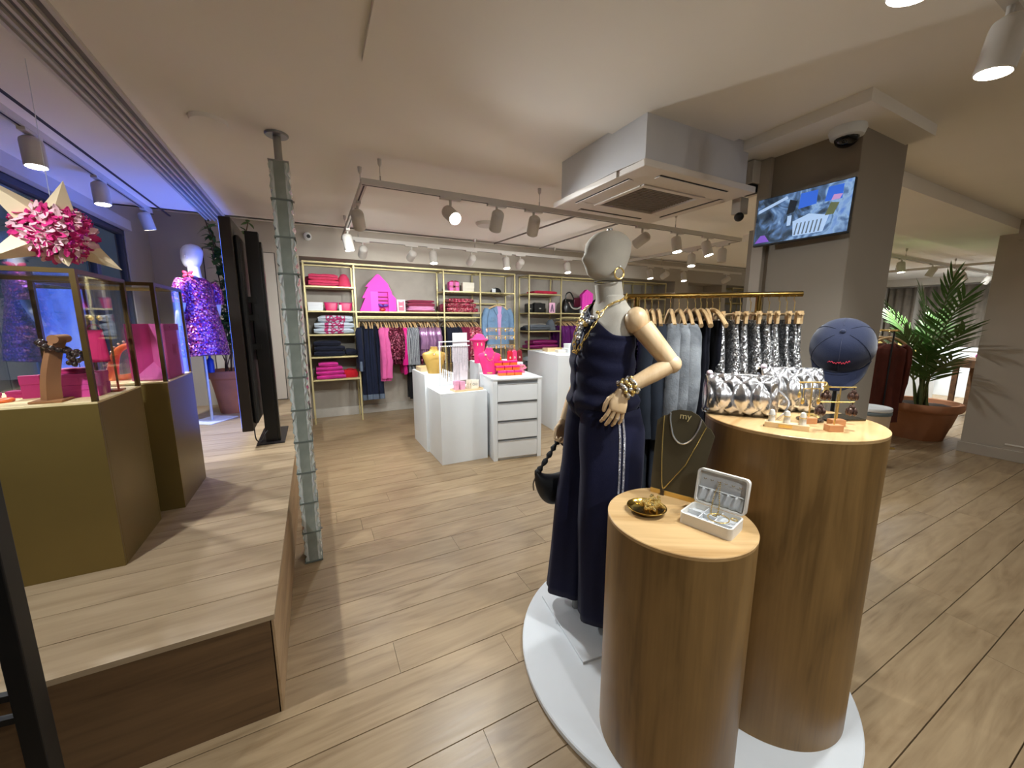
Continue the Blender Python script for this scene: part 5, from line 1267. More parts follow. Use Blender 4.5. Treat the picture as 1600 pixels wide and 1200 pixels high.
def leg_pt(rows, u, v):
    an = 2 * PI * u; z = rows[0][0] + (rows[-1][0] - rows[0][0]) * v
    for a, b in zip(rows, rows[1:]):
        if b[0] <= z <= a[0] + 1e-9:
            q = (a[0] - z) / (a[0] - b[0]); cx, ha, hb, cy = [a[k] + (b[k] - a[k]) * q for k in (1, 2, 3, 4)]; break
    k = 1 + .05 * min(1, v * 1.6) * math.sin(an * 6 + .6 * math.sin(z * 4)) + .02 * math.sin(an * 11 + z * 3) * v
    c_, s_ = math.cos(an), math.sin(an)
    return Vector((cx + ha * k * math.copysign(abs(c_) ** .92, c_), cy + hb * k * math.copysign(abs(s_) ** .92, s_), z + Z0 + .008 * math.sin(an * 2) * v))
for sy, fx, hem in ((1, -.005, .145), (-1, .06, .15)):
    rw = leg_rows(sy, fx, hem)
    lo = MB().grid(lambda u, v: leg_pt(rw, u, v), 60, 26).build('trouser_leg', M_LUREX, mn, angle=80, solid=.003)
    if sy > 0:
        for a0 in (78.5, 85.5):
            MB().grid(lambda u, v: leg_pt(rw, (a0 + 3.4 * u) / 360, v) + Vector((0, .0035, 0)), 2, 26).build('silver_stripe', sequin('silver_braid', [rgb(180, 178, 190), rgb(235, 235, 245), rgb(140, 140, 155)], 300, .6, .35), lo, solid=.002)
    MB().cyl((rw[-1][1] - .0, rw[-1][4] * .7, .012), (rw[-1][1], rw[-1][4] * .7, .2), .022 if sy > 0 else .016, n=14).build('foot_rod', M_STEEL, mn)
MB().box(-.17, .19, -.21, .23, 0, .012).build('base_plate', M_DISC, mn, smooth=False, bevel=.002)
# left arm on the hip
S, E, Wp = Vector((-.035, .185, 1.525 + Z0)), Vector((-.145, .275, 1.352 + Z0)), Vector((.045, .225, 1.248 + Z0))
d1 = (E - S); d2 = (Wp - E)
ar = MB().ball(S + Vector((-.004, -.008, .0)), .047, .046, .056, 18, 12).build('shoulder', M_MWOOD, mn, angle=80)
MB().tube([S + d1 * .16, S + d1 * .3, S + d1 * .6, S + d1 * .93], [.044, .043, .040, .036], 20).ball(E, .039, nu=16, nv=10).build('upper_arm', M_MWOOD, mn, angle=60)
fo = MB().tube([E + d2 * .08, E + d2 * .4, E + d2 * .75, Wp], [.034, .034, .029, .024], 20).build('forearm', M_MWOOD, mn, angle=60)
dz = (Vector((.098, .24, 1.10 + Z0)) - Wp).normalized()
zh = -dz; yh = (Vector((.25, 1, .05)) - zh * Vector((.25, 1, .05)).dot(zh)).normalized(); xh = yh.cross(zh)
q = Matrix((xh, yh, zh)).transposed().to_4x4()
hm2 = hand_mesh(20, 1.0, 1, 7); hm2.xf(T(*Wp) @ q)
hb_ = hm2.build('hand', M_MWOOD, mn, angle=70)
# right arm hanging, holding the bag
S2, E2, W2 = Vector((-.035, -.185, 1.525 + Z0)), Vector((-.02, -.225, 1.25 + Z0)), Vector((.075, -.215, 1.02 + Z0))
MB().ball(S2 + Vector((0, .012, .01)), .054, .048, .058, 18, 12).build('shoulder', M_MWOOD, mn, angle=80)
MB().tube([S2, S2 * .5 + E2 * .5, E2], [.043, .04, .035], 18).ball(E2, .037, nu=16, nv=10).build('upper_arm', M_MWOOD, mn, angle=60)
MB().tube([E2, E2 * .5 + W2 * .5, W2], [.034, .032, .024], 18).build('forearm', M_MWOOD, mn, angle=60)
hm3 = hand_mesh(55, .98, 1, 3); hm3.xf(Matrix.Scale(-1, 4, (0, 1, 0))); hm3.xf(T(*W2) @ rot(0, -14, 0)).build('hand', M_MWOOD, mn, angle=70)
RM = Matrix.Translation((1.17, 1.37, .03)) @ Matrix.Rotation(R(172.5), 4, 'Z')
def worn(name, label, cat): 
    return thing(name, label, cat, (1.17, 1.37, .03), R(172.5))
# hoop earring
he = worn('hoop_earring', 'gold hoop earring on the linen mannequin', 'earring')
MB().tube(arc((-.012, .083, 1.722 + Z0), .023, 0, 2 * PI - .25, 24), [.0035] * 25, 8, closed=True).build('hoop', M_BRASS, he)
MB().cyl((-.012, .07, 1.75 + Z0), (-.012, .086, 1.748 + Z0), .003, n=8).ball((-.012, .087, 1.748 + Z0), .006, nu=10, nv=6).build('stud', M_SILVER, he)
# long gold chain of oval links
def surf(y, z, off=.012):
    cx, a, b = at_rows(GAR, z); k = max(0, 1 - (y / (b * 1.02)) ** 2) ** .5
    return Vector((cx + a * 1.03 * k + off, y, z + Z0))
ch = worn('chain_necklace', 'long gold chain necklace of large oval links on the mannequin', 'necklace')
path = [Vector((-.085, .04, 1.635 + Z0)), Vector((-.04, .085, 1.618 + Z0)), surf(.085, 1.585), surf(.075, 1.53), surf(.055, 1.47), surf(.025, 1.41), surf(.0, 1.385), surf(-.03, 1.42), surf(-.06, 1.48), surf(-.075, 1.54), surf(-.08, 1.59), Vector((-.04, -.085, 1.618 + Z0)), Vector((-.085, -.04, 1.635 + Z0))]
cp = spl(path, 5)
for i in range(0, len(cp) - 2, 2):
    a, b = cp[i], cp[i + 2]; c_ = (a + b) / 2; ax = (b - a); L = ax.length * .66; ax.normalize()
    side = ax.cross(Vector((0, 0, 1)) if i % 4 else Vector((1, 0, 0))).normalized(); big = 1.35 if (i // 2) % 3 == 0 else .8
    MB().tube([c_ + ax * L * math.cos(t_) + side * .0095 * big * math.sin(t_) for t_ in [2 * PI * k / 14 for k in range(14)]], 0.0021 * (1.2 if big > 1 else 1), 6, closed=True).build('link', M_BRASS, ch)
bn = worn('bead_necklace', 'short silver bead necklace with gold rings on the navy top', 'necklace')
for k in range(9):
    t_ = k / 8; y = .055 - .11 * t_; z = 1.56 - .055 * math.sin(PI * t_)
    MB().ball(surf(y, z, .016), .008 + .006 * math.sin(PI * t_), nu=12, nv=8).build('bead', M_SILVER if k % 3 else M_BRASS, bn)
for k in range(3): MB().ball(surf(-.005 + .006 * k, 1.49 - .02 * k, .018), .011, nu=12, nv=8).build('pendant_bead', M_SILVER, bn)
# bracelets on the wrist
for k, (mt, lb) in enumerate([(M_SILVER, 'broad silver bracelet on the wooden wrist'), (M_BRASS, 'gold studded bracelet on the wooden wrist'), (M_SILVER, 'silver chain bracelet nearest the wooden hand')]):
    b_ = worn('bracelet', lb, 'bracelet'); c_ = Wp - d2.normalized() * (.045 - .022 * k); u = d2.normalized(); v = u.cross(Vector((0, 0, 1))).normalized(); w_ = u.cross(v)
    pts = [c_ + (v * math.cos(2 * PI * i / 20) + w_ * math.sin(2 * PI * i / 20)) * (.034 + .001 * k) + u * .004 * math.sin(i * 2.1) for i in range(20)]
    MB().tube(pts, .006, 8, closed=True).build('band', mt, b_)
    for i in range(0, 20, 2): MB().ball(pts[i] * 1.0, .0085, nu=8, nv=6).build('stud', M_BRASS if (i // 2 + k) % 2 else M_SILVER, b_)
# black crescent bag on a knotted strap
bg_ = thing('crescent_bag', 'black crescent shoulder bag with knotted strap hanging from the mannequin hand', 'handbag', (1.17, 1.37, .03), R(172.5))
M_BLKN = plain('black_nylon', rgb(20, 21, 24), .5, 0, .1, 20, .15)
hc = Vector((.092, -.222, .895))
def crescent(u, v):
    x = (u - .5) * 2 * .998; e = max(0.0, 1 - x * x) ** .5; an = 2 * PI * v
    zt = .70 + .035 * x * x; zb = .70 + .02 * x * x - .17 * e ** .8
    zc, hz = (zt + zb) / 2, (zt - zb) / 2
    return (.125 + .108 * x, -.225 + .045 * e ** .7 * math.cos(an), zc + hz * math.sin(an))
MB().grid(crescent, 30, 20).build('body', M_BLKN, bg_, angle=80)
MB().tube(spl([(.03, -.225, .725), (.05, -.225, .80), hc], 6), [.012 + .006 * math.sin(i * 1.9) for i in range(13)], 10).build('strap', M_BLKN, bg_, angle=80)
MB().tube(spl([(.215, -.225, .725), (.165, -.225, .79), (.125, -.224, .85), hc], 5), [.012 + .006 * math.sin(i * 2.2) for i in range(16)], 10).build('strap', M_BLKN, bg_, angle=80)
for x in (.03, .215): MB().ball((x, -.225, .722), .018, nu=10, nv=8).build('knot', M_BLKN, bg_)
MB().tube(spl([(.225, -.228, .70), (.238, -.235, .66), (.236, -.235, .62)], 4), .004, 6).build('zip_pull', M_STEEL, bg_)
MB().tube([(.04, -.262, .69), (.125, -.272, .675), (.21, -.262, .69)], .003, 6).build('zip', M_STEEL, bg_)

# ================================================================ on the short podium
ZS = .871
pl = thing('gold_dish', 'round polished gold dish on the short podium', 'dish', (.985, .895, ZS))
MB().lathe([(.001, .004), (.045, .004), (.060, .010), (.066, .018), (.064, .019), (.057, .012), (.044, .007), (.001, .007)], 40).build('dish', plain('gold_dish_metal', rgb(212, 176, 90), .15, 1.0, .03), pl)
MB().lathe([(.04, 0), (.044, .0), (.045, .005), (.038, .004)], 32).build('foot', MATS['gold_dish_metal'], pl)
rs = random.Random(8)
for j in range(4):
    nk_ = thing('gold_chain', ('gold chain heaped in the dish, topmost', 'gold chain heaped in the dish, left', 'pale gold chain heaped in the dish', 'gold chain heaped in the dish, right')[j], 'necklace', (.99, .89, ZS + .012))
    c_ = MB(); pts = [Vector((.006 + .042 * math.cos(i * 1.1 + j * 2) * rs.uniform(.3, 1.05), -.004 + .036 * math.sin(i * .83 + j) * rs.uniform(.3, 1.05), .004 + .018 * rs.random() + .004 * j)) for i in range(12)]
    q_ = spl(pts, 5)
    for i, p in enumerate(q_):
        c_.ball(p, 0.0044 if i % 3 else .0068, nu=6, nv=4)
    c_.build('links', M_BRASS if j != 2 else plain('pale_gold', rgb(240, 220, 160), .2, .9), nk_)
# olive necklace board with the word
nb = thing('necklace_board', 'olive necklace display board with gold lettering on the short podium', 'display board', (1.162, .918, ZS), math.atan2(-.18, .08))
M_OLV = plain('olive_card', rgb(74, 66, 46), .55, 0, .05)
pf_ = [(-.062, 0), (.062, 0), (.066, .04), (.105, .25), (.09, .275), (.075, .282), (.062, .30), (.045, .318), (.02, .33), (-.02, .33), (-.045, .322), (-.06, .305), (-.075, .30), (-.097, .28), (-.098, .05), (-.095, 0)]
MB().prism(pf_, -.002, .002, 'Y').xf(Matrix.Rotation(R(-7), 4, 'X')).build('board', M_OLV, nb, smooth=False)
MB().prism([(-.02, 0), (.02, 0), (.015, .22), (-.015, .22)], .003, .006, 'Y').xf(T(0, .10, 0) @ Matrix.Rotation(R(17), 4, 'X')).build('easel_leg', M_OLV, nb, smooth=False)
MB().box(-.095, .062, -.006, -.002, 0, .018).build('foot_strip', M_BRASS, nb, smooth=False)
text_mesh('lettering', 'my', .034, plain('gold_print', rgb(206, 188, 132), .5), nb, (.003, .033, .306), Matrix.Rotation(R(83), 4, 'X'), .0004)
def board_pt(x, z, o=-.005): return Matrix.Rotation(R(-7), 4, 'X') @ Vector((x, o, z))
n1 = thing('rope_necklace', 'thick silver rope necklace hanging high on the olive board', 'necklace', nb.location, nb.rotation_euler.z)
MB().tube([board_pt(*p, -.006) for p in [tuple(v)[:2] for v in spl([(-.05, .315, 0), (-.047, .28, 0), (-.03, .225, 0), (0, .205, 0), (.03, .225, 0), (.05, .265, 0), (.058, .305, 0)], 5)]], .0032, 8).build('rope', M_SILVER, n1)
n2 = thing('long_necklace', 'long thin gold necklace hanging low on the olive board', 'necklace', nb.location, nb.rotation_euler.z)
MB().tube([board_pt(*p, -.006) for p in [tuple(v)[:2] for v in spl([(-.072, .30, 0), (-.068, .18, 0), (-.058, .06, 0), (-.05, .02, 0)], 5)]], .0022, 8).tube([board_pt(*p, -.006) for p in [(-.05, .02), (.02, .13), (.076, .28)]], .0022, 8).build('chain', M_BRASS, n2)
MB().box(-.057, -.043, -.012, -.006, .0, .022).build('pendant', M_DKBEAD, n2, smooth=False)
# white jewellery case, open
jb = thing('jewellery_case', 'open white travel jewellery case on the short podium', 'jewellery case', (1.098, .732, ZS), math.atan2(.153, -.041))
M_CASE = plain('white_leatherette', rgb(222, 218, 210), .5, 0, .02, 40, .08)
M_CASI = plain('white_velvet', rgb(206, 208, 210), .9, 0, .03, 60, .2)
w_, d_, h_ = .158, .112, .036
def rbox(w, d, r, z0, z1, c=(0, 0)): return [[(c[0] + p[0], c[1] + p[1], z) for p in rrect(w, d, r, 4)] for z in (z0, z1)]
MB().loft(rbox(w_, d_, .014, 0, .012)).build('bottom', M_CASE, jb, angle=30)
o_ = rrect(w_, d_, .014, 4); i_ = rrect(w_ - .01, d_ - .01, .010, 4)
MB().loft([[(p[0], p[1], .012) for p in o_], [(p[0], p[1], h_) for p in o_], [(p[0], p[1], h_) for p in i_], [(p[0], p[1], .012) for p in i_]], caps=False).build('wall', M_CASE, jb, angle=30)
MB().loft(rbox(w_ - .01, d_ - .01, .01, .0125, .016)).build('lining', M_CASI, jb, angle=30)
for bx in ((-.02, -.017, -.05, .05), (.025, .028, -.05, .05), (-.02, .072, -.003, 0), (-.073, -.02, .02, .023)): MB().box(*bx, .016, .031).build('divider', M_CASI, jb, smooth=False)
ld = MB()
LM_ = T(0, -d_ / 2 + .004, h_) @ rot(10, 0, 0)
ol = [(p[0], p[1] + .062) for p in rrect(w_, .118, .014, 4)]; il = [(p[0], p[1] + .062) for p in rrect(w_ - .012, .106, .01, 4)]
ld.loft([[(p[0], -.022, p[1]) for p in ol], [(p[0], 0.0, p[1]) for p in ol], [(p[0], 0.0, p[1]) for p in il], [(p[0], -.016, p[1]) for p in il]], caps=True)
lo_ = ld.xf(LM_).build('lid', M_CASE, jb, angle=30)
MB().box(-.07, .07, -.018, -.015, .012, .112).xf(LM_).build('lid_lining', M_CASI, lo_, smooth=False)
MB().grid(lambda u, v: (-.07 + .14 * u, -.008 + .005 * math.sin(u * 34 + v * 3), .012 + .045 * v), 50, 4).xf(LM_).build('gathered_pocket', M_CASI, lo_, solid=.001)
MB().cyl((-.07, -.006, .058), (.07, -.006, .058), .0025, n=6).xf(LM_).build('elastic', M_WHITE, lo_)
for k in range(6): MB().tube(arc((-.055 + k * .022, -.008, .09), .004, PI, 2 * PI, 6), .001, 5).xf(LM_).build('hook', M_BRASS, lo_)
for bx in ((-.03, .03),): MB().tube([(x, -d_ / 2, .03) for x in bx], .005, 8).build('hinge', M_BRASS, jb)
jn = thing('gold_necklace', 'gold necklace hung from the lid of the white case', 'necklace', jb.location, jb.rotation_euler.z)
c_ = MB()
for p in spl([(.006, -.005, .088), (.016, -.002, .05), (.018, .003, .012), (.012, .02, -.012), (.0, .03, -.016), (-.006, .02, -.012), (-.004, .003, .012), (.002, -.002, .05), (.005, -.005, .088)], 6): c_.ball(LM_ @ Vector(p), .0024, nu=6, nv=4)
c_.build('links', M_BRASS, jn)
jr = thing('gold_bangle', 'thin gold bangle lying in the white case', 'bangle', jb.location, jb.rotation_euler.z)
MB().tube(arc((-.025, .012, h_ + .002), .03, 0, 2 * PI - .2, 30, 'XY'), .0018, 6, closed=True).build('ring', M_BRASS, jr)
jq = thing('gold_earring', 'small gold earring at the corner of the white case', 'earring', jb.location, jb.rotation_euler.z)
MB().tube(arc((-.06, -.02, h_), .009, 0, 2 * PI - .4, 16, 'XY'), .0018, 6, closed=True).build('ring', M_BRASS, jq)

# ================================================================ on the tall podium
ZT = 1.163
def foil():
    t = NT('silver_foil'); b = t.b; co = t.coord('Object'); n = t.node('ShaderNodeTexNoise', i_Scale=26.0, i_Detail=3.0); t.link(co, n.inputs['Vector'])
    rp = t.ramp(n.outputs['Fac'], [(.3, rgb(196, 196, 200)), (.7, rgb(235, 235, 238))]); t.link(rp.outputs[0], b.inputs['Base Color'])
    b.inputs['Metallic'].default_value = .95; b.inputs['Roughness'].default_value = .26; t.bump(n.outputs['Fac'], .35, .006); return t.m
M_FOIL = foil()
def puffy_bag(label, loc, rz, L, W, H, seed):
    t = thing('quilted_bag', label, 'bag', loc, R(rz)); nu, nv = 72, 60
    def f(u, v):
        x = (u - .5) * 2; e = max(0, 1 - abs(x) ** 5) ** .35; a = 2 * PI * v
        ca, sa = math.cos(a), math.sin(a)
        yy = math.copysign(abs(ca) ** .62, ca) * W / 2 * (.55 + .45 * e); z_ = (math.copysign(abs(sa) ** .66, sa) * .5 + .5) * H
        if z_ > H * .5: yy *= 1 - .35 * (z_ / H - .5) * 2
        p1 = abs(math.sin(PI * (u * 4.0 + v * 5.0))); p2 = abs(math.sin(PI * (u * 4.0 - v * 5.0)))
        q = min(p1, p2) ** .5 * .013 * e
        nz = noise.noise(Vector((x * 5 + seed, v * 9, seed))) * .006
        n = Vector((0, ca, sa)); base = Vector((x * L / 2 * (1 - .03 * (z_ / H)), yy, z_)) + n * (q + nz - .008) * (1 if e > .1 else 0)
        base.z = max(.001, base.z); return base
    b_ = MB().grid(f, nu, nv).build('body', M_FOIL, t, angle=120)
    for s in (-1, 1): MB().loft([[(s * L / 2 * .985, p[0] * .55 * W, H * .48 + p[1] * H * .8) for p in [(.5 * math.cos(2 * PI * k / 20), .5 * math.sin(2 * PI * k / 20)) for k in range(20)]], [(s * L / 2 * 1.01, p[0] * .4 * W, H * .48 + p[1] * H * .6) for p in [(.5 * math.cos(2 * PI * k / 20), .5 * math.sin(2 * PI * k / 20)) for k in range(20)]]]).build('gusset', M_FOIL, t)
    MB().tube([(-L * .42, 0, H * .985), (0, 0, H * 1.0), (L * .42, 0, H * .985)], .0035, 6).build('zip', M_SILVER, t)
    MB().ball((-L * .44, -.01, H * 1.02), .012, nu=8, nv=6).build('pompom', plain('tassel_white', rgb(230, 210, 220), .8), t)
    return t
b1 = puffy_bag('silver quilted pouch bag in front on the tall podium', (1.462, .905, ZT), -48, .25, .13, .155, 1)
MB().tube(spl([(.115, -.03, .11), (.15, -.05, .07), (.14, -.06, .03), (.12, -.055, .0)], 6), .004, 6).build('wrist_loop', M_FOIL, b1)
puffy_bag('silver quilted box bag standing behind, next to the navy cap', (1.70, .855, ZT), -35, .235, .12, .175, 4)
# ring holder
rh = thing('ring_holder', 'maple ring holder with three white cones', 'ring holder', (1.408, .700, ZT), R(-62))
MB().box(-.062, .062, -.016, .016, 0, .018).build('block', M_PALE, rh, smooth=False, bevel=.001)
MB().box(-.022, .016, -.0168, -.016, .004, .014).build('plate', M_BRASS, rh, smooth=False)
for k, x in enumerate((-.043, 0, .043)):
    c_ = MB().lathe([(.0105, .018), (.0085, .05), (.0065, .058), (.001, .061)], 16, (x, 0, 0)).build('cone', plain('white_suede', rgb(226, 224, 216), .9), rh)
    MB().tube(arc((x, 0, .042), .0098, 0, 2 * PI - .3, 16, 'XY'), .0016, 6, closed=True).build('ring', M_SILVER if k == 0 else M_BRASS, c_)
def ear_stand(label, loc, rz, h, bars, kind):
    t = thing('earring_stand', label, 'jewellery stand', loc, R(rz))
    MB().box(-.023, .023, -.013, .013, 0, .022).build('block', wood('cherry_block', rgb(176, 118, 76), rgb(206, 150, 104), 'X', .5, 0), t, smooth=False, bevel=.001)
    MB().cyl((0, 0, .022), (0, 0, h), .0022, n=8).build('rod', M_BRASS, t)
    for (z, a) in bars:
        br = MB().cyl((-a, 0, z), (a, 0, z), .0022, n=8).build('bar', M_BRASS, t)
        for x in (-a * .9, a * .9):
            e = MB()
            if kind == 'drop':
                e.cyl((x, 0, z), (x, 0, z - .04), .0015, n=6).ball((x, 0, z - .045), .007, .004, .012, 8, 6); mt = M_BRASS
            else:
                e.cyl((x, 0, z), (x, 0, z - .012), .0015, n=6).ball((x, 0, z - .018), .009, .008, .01, 10, 6)
                for q in range(5): e.ball((x + .010 * math.cos(q * 1.26), .010 * math.sin(q * 1.26), z - .032), .0065, .0065, .013, 8, 6)
                mt = plain('smoked_crystal', rgb(96, 74, 66), .12, .5)
            e.build('earring', mt, br)
    return t
ear_stand('left earring stand with gold drop earrings on the tall podium', (1.545, .70, ZT), -30, .148, [(.148, .045), (.125, .03)], 'drop')
ear_stand('right earring stand with crystal flower earrings on the tall podium', (1.508, .608, ZT), -30, .125, [(.098, .055)], 'flower')
s3 = ear_stand('rear earring stand with a gold star charm on the tall podium', (1.60, .64, ZT), -30, .135, [(.135, .05)], 'flower')
sv = []
for k in range(10): sv.append(((.016 if k % 2 == 0 else .007) * math.sin(2 * PI * k / 10), (.016 if k % 2 == 0 else .007) * math.cos(2 * PI * k / 10)))
MB().prism([(p[0] - .05, p[1] + .135) for p in sv], -.006, -.002, 'Y').build('star_charm', M_BRASS, s3, smooth=False)
vs = thing('glass_cloche', 'small glass cloche with crystal bracelet on the tall podium', 'cloche', (1.60, .72, ZT))
MB().lathe([(.036, .006), (.037, .06), (.03, .085), (.012, .098), (.002, .1)], 24, caps=False).build('dome', M_GLASS, vs); MB().lathe([(.001, 0), (.042, 0), (.042, .006), (.001, .006)], 24).build('base', M_DKBEAD, vs)
MB().tube(arc((0, 0, .016), .024, 0, 2 * PI - .2, 20, 'XY'), .006, 6, closed=True).build('bracelet', M_BRASS, vs)
tag(MB().cbox((1.715, .69, ZT + .004), (.15, .09, .008), rot(0, 0, -25)).build('mirror_tray', plain('smoked_mirror', rgb(90, 84, 72), .12, .8), smooth=False, bevel=.002), 'smoked mirror tray at the right rim of the tall podium', 'mirror')
# navy cap on a stand
M_NAVC = fabric('navy_cotton_twill', rgb(21, 28, 52), .85, 380, .1, .25, .2)
cs = thing('cap_stand', 'thin dark stand holding the navy cap', 'stand', (1.80, .83, 0))
MB().lathe([(.001, 0), (.11, 0), (.11, .01), (.012, .02)], 28).build('base', M_BLACK, cs); MB().cyl((0, 0, .015), (0, 0, 1.36), .007, n=10).build('rod', M_BLACK, cs)
MB().ball((0, 0, 1.38), .05, .05, .035).build('pad', M_BLACK, cs)
cs.location = (1.95, .80, 0)
cpo = cap('navy baseball cap with pink script hanging above the tall podium', (1.935, .79, 1.418), .114, M_NAVC, 200, (0, 52))
sg = MB(); pts = []
for i in range(40):
    u = i / 39; y = (.034 - .068 * u); e = R(30) + .045 * math.sin(u * 50) * (1 - .5 * u) + .02 * math.sin(u * 17); rr = .118 * math.cos(e) ** .75 * 1.08
    yy = y; xx = (max(0, 1 - (yy / (.118 * .94 * math.cos(e) ** .75)) ** 2)) ** .5 * rr; pts.append((xx + .002, yy, .118 * .92 * math.sin(e)))
sg.tube(pts, .0013, 5).build('pink_script', plain('pink_thread', rgb(214, 62, 90), .6), cpo)

# ================================================================ brass clothes rack
rk = thing('clothes_rack', 'brass clothes rack behind the mannequin', 'clothes rack', (1.95, 1.4525, 0), math.atan2(-.605, .72))
MB().cyl((-.475, 0, 1.665), (.475, 0, 1.665), .0145, n=16).build('rail', plain('aged_brass', rgb(146, 118, 62), .25, 1.0, .08), rk)
for x in (-.36, .27):
    MB().cyl((x, 0, .02), (x, 0, 1.66), .014, n=14).build('post', MATS['aged_brass'], rk)
    MB().box(x - .02, x + .02, -.2, .2, 0, .02).build('foot', MATS['aged_brass'], rk, smooth=False, bevel=.003)
ang = rk.rotation_euler.z; ux, uy = math.cos(ang), math.sin(ang)
def rp(s): return (1.95 + ux * (s - .475), 1.4525 + uy * (s - .475))
def rack_row(proto, ss, labels=None, jit=6):
    rs = random.Random(len(ss) * 7 + int(ss[0] * 100))
    for i, s in enumerate(ss):
        x, y = rp(s); rz = ang + R(rs.uniform(-jit, jit)); L = (x, y, 1.645)
        if i == 0: o = proto; o.location = L; o.rotation_euler = (0, 0, rz)
        else: o = dup(proto, L, rz)
        if labels: o['label'] = labels[i]
m_slate = F('slate_cloth', rgb(40, 46, 56)); m_gknit = F('grey_melange_knit', rgb(98, 102, 108), .95, 130, .12, .9, col2=rgb(150, 155, 160)); m_ink = F('ink_cloth', rgb(14, 15, 26))
m_ssil = sequin('silver_sequins', [rgb(90, 90, 92), rgb(190, 190, 192), rgb(60, 60, 62), rgb(250, 250, 250), rgb(130, 130, 132), rgb(225, 225, 225)], 190, .85, .3)
m_sdk = sequin('graphite_sequins', [rgb(24, 24, 28), rgb(50, 50, 56), rgb(16, 16, 18), rgb(210, 210, 215), rgb(34, 34, 38)], 150, .8, .22)
rack_row(garment('lilac_tshirt', 'lilac top at the left end of the brass rack', 'top', 'top', .3, F('lilac_jersey', rgb(150, 110, 220)), .19, .02, 1.1, .2, seed=60), [.06])
rack_row(garment('sequin_trousers', 'graphite sequin trousers hanging behind the mannequin arm', 'trousers', 'trouser', 1.25, m_sdk, .15, .012, 1.3, seed=61, group='graphite sequin trousers'), [.10, .13, .20])
rack_row(garment('slate_coat', 'long dark slate coat behind the mannequin elbow', 'coat', 'top', 1.12, m_slate, .19, .022, 1.5, .62, seed=62, group='slate coats on the brass rack'), [.165, .235], ['long dark slate coat half hidden by the mannequin elbow', 'long dark slate coat next to the grey cardigans'])
rack_row(garment('grey_cardigan', 'grey melange cardigan', 'cardigan', 'top', .60, m_gknit, .2, .026, 1.25, .60, seed=63), [.30, .345, .39], ['grey melange cardigan nearest the mannequin elbow', 'grey melange cardigan, middle of three', 'grey melange cardigan next to the black trousers'], 3)
rack_row(garment('black_trousers', 'black trousers between the grey cardigans and the silver skirts', 'trousers', 'trouser', 1.02, m_ink, .15, .018, 1.25, seed=64, group='black trousers on the brass rack'), [.43, .46, .49, .52])
rack_row(garment('silver_skirt', 'silver sequin skirt on the brass rack', 'skirt', 'clip', .66, m_ssil, .17, .026, 3.0, seed=65, group='silver sequin skirts', fold=.5), [.555, .61, .66, .71, .76, .80], ['silver sequin skirt, first after the black trousers', 'silver sequin skirt, second after the black trousers', 'silver sequin skirt, third after the black trousers', 'silver sequin skirt hanging before the rack post', 'silver sequin skirt just past the rack post', 'silver sequin skirt, fourth from the rail end'])
rack_row(garment('silver_skirt', 'silver sequin skirt', 'skirt', 'clip', .62, m_ssil, .17, .024, 3.2, seed=66, group='silver sequin skirts', fold=.8), [.85, .885, .92], ['silver sequin skirt, third from the rail end', 'silver sequin skirt, second from the rail end', 'silver sequin skirt at the very end of the rail'])
# ================================================================ television and dome camera on the pillar
def tv_mat():
    t = NT('tv_picture'); b = t.b; co = t.coord('Object')
    n1 = t.node('ShaderNodeTexNoise', i_Scale=7.0, i_Detail=4.0, i_Distortion=2.5); t.link(co, n1.inputs['Vector'])
    sp = t.node('ShaderNodeSeparateXYZ'); t.link(co, sp.inputs[0])
    ad = t.node('ShaderNodeMath', operation='MULTIPLY_ADD', i_1=.55); t.link(sp.outputs[0], ad.inputs[0]); t.link(n1.outputs['Fac'], ad.inputs[2])
    r_ = t.ramp(ad.outputs[0], [(.28, (.01, .02, .04, 1)), (.42, (.05, .08, .12, 1)), (.52, (.10, .19, .38, 1)), (.62, (.30, .48, .75, 1)), (.8, (.12, .25, .65, 1))])
    b.inputs['Base Color'].default_value = (.01, .01, .015, 1); b.inputs['Roughness'].default_value = .2
    t.link(r_.outputs[0], b.inputs['Emission Color']); b.inputs['Emission Strength'].default_value = .42; return t.m
tv = thing('television', 'flat television showing security footage on the pillar', 'television', (2.47, 1.283, 2.105), R(-88.0))
tv.rotation_euler = (R(-4), 0, R(-86))
MB().box(-.232, .232, -.008, .014, -.135, .138).build('housing', M_BLACK, tv, smooth=False, bevel=.003)
MB().box(-.228, .228, -.010, -.008, -.126, .134).build('picture', tv_mat(), tv, smooth=False)
MB().box(-.08, .08, .014, .07, -.06, .06).build('bracket', M_BLACK, tv, smooth=False)
def em(name, c, s=.4): return emit(name, c, s)
e1 = em('tv_violet', (.16, .07, .45, 1)); e2 = em('tv_pale', (.35, .5, .75, 1)); e3 = em('tv_dark', (.008, .012, .02, 1)); e4 = em('tv_blue', (.03, .12, .6, 1)); e5 = em('tv_grey', (.08, .11, .15, 1))
def pic(nm, poly, mt, d=0):
    poly = [(p[0] * .94, p[1] * .9) for p in poly]; MB().prism(poly, -.0112 - d, -.0102 - d, 'Y').build(nm, mt, tv, smooth=False)
pic('picture_shape', [(-.235, -.13), (-.15, -.13), (-.18, -.085), (-.205, -.085)], e1)
pic('picture_shape', [(-.02, -.12), (.13, -.12), (.15, -.03), (.05, .0), (-.03, -.03)], e2)
pic('picture_shape', [(-.07, .02), (-.03, .03), (-.02, .09), (-.06, .11)], e3)
pic('picture_shape', [(-.01, .04), (.08, .05), (.08, .13), (-.005, .13)], e4)
pic('picture_shape', [(.12, .05), (.2, .05), (.2, .13), (.13, .13)], e4)
pic('picture_shape', [(-.235, .06), (-.07, .12), (-.08, .135), (-.235, .08)], e2)
pic('picture_shape', [(-.06, -.05), (-.04, -.05), (-.04, .01), (-.062, .01)], e2, .0005)
